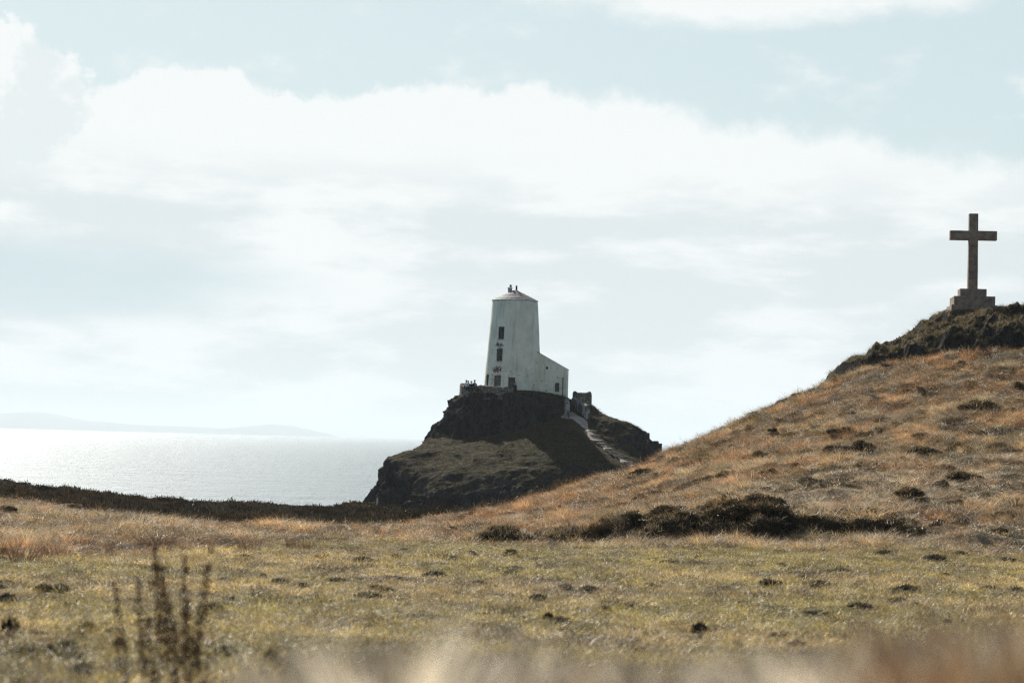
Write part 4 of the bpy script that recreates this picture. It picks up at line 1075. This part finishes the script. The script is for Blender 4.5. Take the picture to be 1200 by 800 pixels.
def on_surface(me, n_, seed):
    g_ = np.random.default_rng(seed); nt = len(me.polygons); ar = np.array([q_.area for q_ in me.polygons]); idx = g_.choice(nt, n_, p=ar / ar.sum())
    out_ = []
    for i_ in idx:
        q_ = me.polygons[i_]; vs_ = [me.vertices[k_].co for k_ in q_.vertices]; a, b = g_.uniform(), g_.uniform()
        if a + b > 1: a, b = 1 - a, 1 - b
        out_.append((vs_[0] + (vs_[1] - vs_[0]) * a + (vs_[2] - vs_[0]) * b, q_.normal.copy()))
    return out_

def leaf_cover(nm_, me, n_, size, width, seed, mat, parent, up=.8, zmin=-1e9, nzmin=-2.0, nzmax=2.0):
    g_ = np.random.default_rng(seed); V_, F_, B_ = [], [], []
    for p0, nn in on_surface(me, n_, seed):
        if p0.z < zmin or nn.z < nzmin or nn.z > nzmax: continue
        d_ = np.array(nn) * .8 + g_.normal(0, .5, 3) + np.array([0.1, 0, up]); d_ /= np.linalg.norm(d_)
        s_ = np.cross(d_, g_.normal(0, 1, 3)); s_ /= np.linalg.norm(s_) + 1e-9; L_ = size * g_.uniform(.5, 1.5); c_ = np.array(p0) - d_ * L_ * .15
        i0 = len(V_); v_ = g_.uniform(); V_ += [c_ - s_ * width * .5, c_ + s_ * width * .5, c_ + d_ * L_ * .55 + s_ * width * .45 + np.array([.02, 0, 0]) * L_, c_ + d_ * L_]; B_ += [v_] * 4; F_.append((i0, i0 + 1, i0 + 2, i0 + 3))
    m_ = mesh_np(nm_, V_, F_); a_ = m_.attributes.new('blade', 'FLOAT', 'POINT'); a_.data.foreach_set('value', np.array(B_, np.float32))
    return link(nm_, m_, mat, parent)

def mound(px, py_base, Y, wpx, hpx, label, seed, depth=1.0, group='overgrown mounds at the foot of the hill', tuft=True):
    Y += .35; a = at(px, py_base, Y); s_ = Y / F; gz = float(ground_z(np.array([a[0]]), np.array([Y + .3]))[0])
    base_z = min(a[2], gz + .1)
    e = empty('earth_mound', (a[0], Y, base_z)); setp(e, label, 'mound', group)
    top_ = at(px, py_base - hpx * .86, Y)[2] - base_z
    g_ = np.random.default_rng(seed); W_ = wpx * s_; pts_ = [(0, .35 * W_, top_ * .28, W_ * .44, W_ * .5 * depth, top_ * .50)]
    for k_ in range(7):
        ox_ = g_.uniform(-.55, .55) * W_; hh_ = top_ * g_.uniform(.25, .6) * (1 - .8 * abs(ox_) / W_)
        pts_.append((ox_, g_.uniform(-.05, .4) * W_, hh_ * .3, W_ * g_.uniform(.16, .3), W_ * g_.uniform(.2, .34), hh_ * .75))
    b = merged_lump('earth', pts_, seed, M_mound, e)
    area = wpx * s_ * hpx * s_
    leaf_cover('scrub', b.data, int(2500 + 3000 * area), .085, .026, seed, M_leaf_d, e, .15)
    if tuft: leaf_cover('grass_cap', b.data, int(1500 + 2600 * area), .15, .012, seed + 5, M_leaf_t, e, .3, .1 * top_, .12)
    return e
mound(888, 639, 57, 92, 56, 'largest dark rounded earth mound at the foot of the hill', 11, 1.15)
mound(782, 634, 57, 62, 44, 'dark hollow-faced mound second to the left of the largest mound', 12)
mound(742, 633, 57.5, 60, 38, 'paler grass-capped mound at the left end of the big bank', 13)
mound(836, 636, 57.3, 62, 40, 'low brown mound touching the left side of the largest mound', 14)
mound(950, 640, 57, 80, 34, 'low lumpy mound touching the right side of the largest mound', 15)
mound(590, 632, 57, 46, 22, 'small isolated dark mound where the field meets the orange spur', 16)
mound(672, 633, 58, 78, 20, 'long low tussocky mound left of the big bank', 17)
mound(1042, 618, 59.5, 52, 24, 'dark pointed hummock right of the mounds, above the pale grass', 18)
mound(1010, 641, 57, 64, 18, 'low scrubby rise at the right end of the bank', 19)

# dark scrub on the hillside: the large ones one by one, the rest alike
SHAPES = [[(0, 0, .08, .30, .28, .26), (.28, .05, .03, .24, .22, .15), (-.27, .08, .03, .22, .2, .17), (.1, -.18, .02, .2, .16, .12)],
          [(-.12, 0, .06, .26, .26, .20), (.16, -.05, .07, .24, .24, .28), (.38, .06, .0, .18, .16, .12), (-.4, 0, .0, .17, .15, .1)],
          [(0, 0, .02, .44, .3, .16), (-.2, .05, .1, .2, .2, .2), (.24, .02, .06, .2, .22, .14)]]
protos = []
for k_, sh_ in enumerate(SHAPES):
    rt_ = empty('scrub_bush', (0, 0, 0)); setp(rt_, 'x', 'bush')
    co_ = merged_lump('twig_core', sh_, 31 + k_ * 3, M_mound, rt_)
    lf_ = leaf_cover('leaves', co_.data, 2200, .10, .03, 32 + k_, M_leaf_d, rt_, .2)
    tf_ = leaf_cover('grass_cap', co_.data, 1500, .22, .014, 43 + k_, M_leaf_t, rt_, .5, -1, -.1)
    protos.append([rt_, [(co_, []), (lf_, []), (tf_, [])], True])
def hill_point(px, py):
    """first ground hit of the sight line through a photo pixel"""
    ys = np.linspace(12, 118, 1400); d = at(px, py, 1.0); d[2] -= EYE
    zz = EYE + d[2] * ys; g_ = ground_z(d[0] * ys, ys); h_ = np.nonzero(g_ > zz)[0]
    k_ = h_[0] if len(h_) else len(ys) - 1
    return np.array([d[0] * ys[k_], ys[k_], g_[k_]])
nb_ = [0]
def bush(px, py, wpx, hpx, label, group):
    p_ = hill_point(px, py); s_ = p_[1] / F
    pr_ = protos[nb_[0] % 3]; nb_[0] += 1
    o_ = pr_[0] if pr_[2] else copy_tree(pr_[0], pr_[1]); pr_[2] = False
    o_.location = (p_[0], p_[1], p_[2] + .02); o_.rotation_euler = (0, 0, random.choice((0, math.pi)) + random.uniform(-.4, .4))
    o_.scale = (wpx * s_ * 1.25, wpx * s_, hpx * s_ / .68); setp(o_, label, 'bush', group)
HB = 'dark scrub bushes on the hill'
for q in ((1150, 480, 40, 18, 'largest dark bush high on the right of the hillside below the outcrop'),
          (1012, 527, 22, 18, 'dark rounded bush in the middle of the hillside'),
          (985, 508, 26, 12, 'dark spreading bush up-slope left of the rounded middle bush'),
          (1083, 532, 32, 14, 'brown-topped bush in the band of tan grass right of the middle bush'),
          (892, 537, 18, 14, 'dark bush above the left end of the mounds on the lower slope'),
          (900, 557, 18, 14, 'dark tussock bush just above the largest mound'),
          (1066, 582, 26, 15, 'dark bush in a row below the bleached grass patch'),
          (1103, 570, 14, 12, 'small bush at the right end of the row below the bleached grass patch'),
          (1166, 607, 22, 13, 'dark bush left of the pair at the lower right edge'),
          (1185, 608, 24, 14, 'dark bush right of the pair at the lower right edge'),
          (1130, 560, 30, 12, 'long dark bush on the lower right slope'),
          (1197, 455, 16, 12, 'bush cut by the right edge just under the outcrop')):
    bush(*q, HB)
spots = [(815, 515, 12, 8), (943, 470, 12, 8), (962, 472, 16, 8), (925, 512, 14, 9), (872, 522, 12, 7), (1055, 500, 16, 8), (1030, 494, 12, 8), (1148, 504, 12, 9), (1128, 520, 14, 9), (1080, 512, 18, 8),
         (955, 535, 14, 8), (968, 545, 12, 8), (935, 548, 14, 9), (1175, 560, 16, 8), (1192, 540, 14, 8), (1120, 590, 16, 8), (1090, 595, 12, 7), (1140, 600, 14, 7), (1155, 583, 14, 8), (1100, 612, 14, 9),
         (1125, 618, 18, 8), (1170, 625, 18, 8), (860, 545, 12, 7), (840, 528, 10, 6), (1000, 572, 18, 7), (1030, 566, 14, 7), (980, 585, 16, 7), (1010, 600, 14, 7), (1187, 640, 18, 9), (1140, 628, 16, 7),
         (790, 560, 10, 6), (760, 575, 10, 6), (725, 590, 10, 5), (905, 505, 10, 6), (1075, 455, 14, 6), (1110, 440, 12, 6), (1165, 525, 12, 8), (1048, 520, 12, 7), (912, 494, 10, 6), (845, 560, 10, 7)]
for q in spots[::3]: bush(*q, 'small dark scrub tuft scattered among tan grass on the hillside', 'small scrub tufts on the hill')

# ------------------------------------------------------------------ rush clumps on the rough ground at the left
M_rush = blade_mat('dead rush', False, (.15, .085, .045), .35, .55)
rush_me = [tuft_mesh('rush_clump', 150, .33, .45, 1.0, .012, .25, 500 + i, (.03, 0), 2, .28) for i in range(3)]
for me in rush_me: me.materials.append(M_rush)
def rush(px, py, wpx, hpx, label, k):
    p_ = hill_point(px, py); s_ = p_[1] / F; o_ = link('rush_clump', rush_me[k % 3]); o_.location = tuple(p_); o_.rotation_euler = (0, 0, k * 1.3)
    o_.scale = (wpx * s_ / .95, wpx * s_ / .95, hpx * s_ / .95); setp(o_, label, 'rushes', 'brown rush clumps at the left of the field')
for k, q in enumerate(((30, 658, 50, 36, 'broad brown rush clump near the left edge of the field'), (62, 656, 34, 34, 'brown rush clump just right of the broad left clump'),
          (8, 654, 30, 30, 'brown rush clump cut by the left edge'), (97, 641, 32, 20, 'low dark-based rush clump behind the left clumps'), (128, 649, 14, 28, 'narrow upright rush clump behind the dead stalks'),
          (292, 644, 34, 24, 'dark rounded rush clump standing alone left of centre'), (340, 642, 14, 28, 'thin tall rush clump right of the dark rounded one'), (358, 643, 30, 18, 'low orange rush clump beside the thin tall one'),
          (185, 637, 60, 20, 'wide reddish rush clump behind the dead stalks'), (247, 648, 10, 18, 'small rush tuft right of the dead stalks'), (440, 624, 12, 14, 'small rush tuft at the meeting of field and orange spur'), (527, 630, 8, 16, 'thin rush tuft at the foot of the orange spur'))):
    rush(*q, k)
for k, q in enumerate(((80, 596, 26, 9, 'dark low bush on the left rise'), (8, 598, 20, 8, 'dark low bush at the left edge of the rise'))): bush(*q, 'dark bushes on the left rise')

# ------------------------------------------------------------------ clods and dark tufts in the turf
clod_root = empty('turf_clod', (0, 0, 0)); setp(clod_root, 'x', 'clod')
cl_core = lump('clod_soil', .5, .4, .42, 41, M_soil, clod_root, .45, -.15, 3)
cl_leaf = leaf_cover('clod_grass', cl_core.data, 420, .22, .03, 42, M_leaf_d, clod_root, .7)
cl_kids = [(cl_core, []), (cl_leaf, [])]; cfirst = [True]
def clod(px, py, wpx, hpx, label, group):
    p_ = hill_point(px, py); s_ = p_[1] / F
    o_ = clod_root if cfirst[0] else copy_tree(clod_root, cl_kids); cfirst[0] = False
    o_.location = (p_[0], p_[1], p_[2] + .005); o_.rotation_euler = (0, 0, random.uniform(0, 6.28)); o_.scale = (wpx * s_, wpx * s_ * .9, hpx * 1.25 * s_ / .55); setp(o_, label, 'clod', group)
CG = 'dark clods in the field'
for q in ((8, 705, 20, 9, 'dark clod cut by the left edge of the field'), (52, 692, 26, 7, 'pale-rimmed dark clod left of the pair near the left edge'), (72, 694, 18, 9, 'dark clod right of the pair near the left edge'),
          (12, 744, 28, 18, 'large blurred dark clod at the left edge'), (102, 740, 20, 10, 'blurred clod left of the dead stalks'), (78, 760, 26, 9, 'blurred clod below the left field'), (33, 768, 26, 10, 'blurred dark clod near the lower left corner'),
          (58, 768, 12, 12, 'small round blurred clod near the lower left corner'), (95, 795, 32, 16, 'blurred clod at the bottom edge left of the stalks'), (140, 762, 20, 12, 'blurred clod at the foot of the thin stalk'),
          (265, 767, 34, 9, 'long dark clod right of the dead stalks'), (318, 776, 20, 14, 'round dark clod right of the long clod'), (455, 695, 20, 6, 'dark clod right of the pair left of centre'), (432, 700, 34, 6, 'long dark clod left of the pair left of centre'),
          (664, 692, 20, 6, 'left of two dark clods on the open turf below the lighthouse'), (690, 694, 26, 6, 'right of two dark clods on the open turf below the lighthouse'), (642, 726, 12, 7, 'left of two blurred clods nearer on the turf'), (655, 730, 24, 6, 'right of two blurred clods nearer on the turf'),
          (900, 686, 26, 7, 'dark clod on the turf below the largest mound'), (955, 690, 16, 6, 'small clod right of the one below the largest mound'), (820, 742, 18, 12, 'round brown clod in the right of the blurred turf'), (1095, 656, 26, 6, 'dark clod near the far right edge of the field'),
          (1062, 694, 30, 8, 'reddish dark clod on the right of the field'), (1190, 694, 24, 6, 'dark clod near the right edge')):
    clod(*q, CG)
g_ = np.random.default_rng(77)
for k in range(85):
    py = 648 + 125 * g_.uniform() ** 1.25; px = g_.uniform(-20, 1220)
    w_ = g_.uniform(8, 24) * (1 + (py - 648) / 250)
    if 140 < px < 250 and py > 740: continue
    clod(px, py, w_, g_.uniform(2.5, 5.5), 'small low dark tuft dotted about in the dry field turf', 'small dark tufts in the field')

# ------------------------------------------------------------------ dead dock stalks, lower left
M_seed = blade_mat('brown seed husk', False, (.085, .042, .024), .22, .5, .006)
def stalk(parent, base, tip, r_, seed, dense, head=(.45, 1.0)):
    g_ = np.random.default_rng(seed); a = Vector(base); b = Vector(tip); mid = a.lerp(b, .5) + Vector((g_.normal(0, .03), g_.normal(0, .02), 0))
    bm = bmesh.new(); pts_ = [a.lerp(mid, t_ * 2) if t_ < .5 else mid.lerp(b, t_ * 2 - 1) for t_ in np.linspace(0, 1, 9)]
    add_tube(bm, pts_, [r_ * (1 - .7 * k_ / 8) for k_ in range(9)], 6)
    for k_ in range(int(dense * .12)):
        t_ = g_.uniform(.3, .95); q_ = a.lerp(b, t_); dv_ = Vector((g_.normal(), g_.normal(), .9)).normalized() * g_.uniform(.04, .12); add_tube(bm, [q_, q_ + dv_ * .6, q_ + dv_ + Vector((0, 0, .02))], [.003, .002, .001], 4)
    st = bm_obj('stem', bm, M_stem, parent, True)
    V_, F_, B_ = [], [], []
    for k_ in range(int(dense * 2.6)):
        t_ = g_.uniform(*head); q_ = np.array(a.lerp(b, t_)); sp = (.018 + .035 * abs(math.sin(t_ * 23 + seed))) * (1 - .6 * (t_ - head[0]) / (head[1] - head[0])) ; q_ = q_ + g_.normal(0, 1, 3) * np.array([sp, sp, .02]) * .55
        d_ = g_.normal(0, 1, 3); d_ /= np.linalg.norm(d_); s2 = np.cross(d_, g_.normal(0, 1, 3)); s2 /= np.linalg.norm(s2); L_ = g_.uniform(.008, .02); i0 = len(V_); v_ = g_.uniform()
        V_ += [q_ - d_ * L_, q_ + s2 * L_ * .5, q_ + d_ * L_, q_ - s2 * L_ * .5]; B_ += [v_] * 4; F_.append((i0, i0 + 1, i0 + 2, i0 + 3))
    me = mesh_np('seed_head', V_, F_); at__ = me.attributes.new('blade', 'FLOAT', 'POINT'); at__.data.foreach_set('value', np.array(B_, np.float32)); o_ = link('seed_head', me, M_seed, st)
DY = 11.5
def gnd(x, y): return float(ground_z(np.array([x]), np.array([y]))[0])
def dock(px, stalks, label, seed):
    bx_ = at(px, 800, DY)[0]; e = empty('dead_dock_plant', (bx_, DY, gnd(bx_, DY))); setp(e, label, 'dead plant')
    for k_, (p0, p1, ptop, dn, hd) in enumerate(stalks):
        y_ = DY + (k_ % 3 - 1) * .12; b_ = at(p0, 800, y_); t_ = at(p1, ptop, y_)
        stalk(e, (b_[0] - bx_, y_ - DY, gnd(b_[0], y_) - e.location.z - .03), (t_[0] - bx_, y_ - DY, t_[2] - e.location.z), .0042, seed + k_, dn, hd)
dock(192, [(196, 181, 640, 95, (.4, 1.0)), (200, 190, 662, 80, (.35, 1.0)), (170, 162, 680, 55, (.3, 1.0)), (222, 216, 652, 80, (.35, 1.0)), (226, 244, 660, 85, (.3, 1.0)), (185, 172, 720, 40, (.3, 1.0)), (228, 232, 720, 50, (.2, 1.0)), (210, 205, 730, 50, (.2, 1.0)), (224, 218, 690, 50, (.2, .9)), (205, 199, 700, 34, (.3, 1.0)), (236, 249, 742, 26, (.4, 1.0)), (188, 166, 745, 22, (.4, 1.0))],
     'tall clump of dead brown seed stalks in the lower left field', 600)
dock(147, [(151, 135, 683, 40, (.35, 1.0)), (146, 143, 735, 16, (.3, 1.0))], 'thin single dead stalk left of the tall stalk clump', 640)

# pale stake on the shore below the left end of the knoll
a = at(441, 597, 156); zg = gnd(a[0], 156.0)
bm = bmesh.new(); add_tube(bm, [(0, 0, -.2), (.03, 0, .7), (.07, .02, at(442, 583, 156)[2] - zg)], [.075, .07, .05], 7)
o = bm_obj('wooden_stake', bm, M_wood, None, True); o.location = (a[0], 156, zg); setp(o, 'pale leaning stake in the dark heather below the knoll', 'stake')
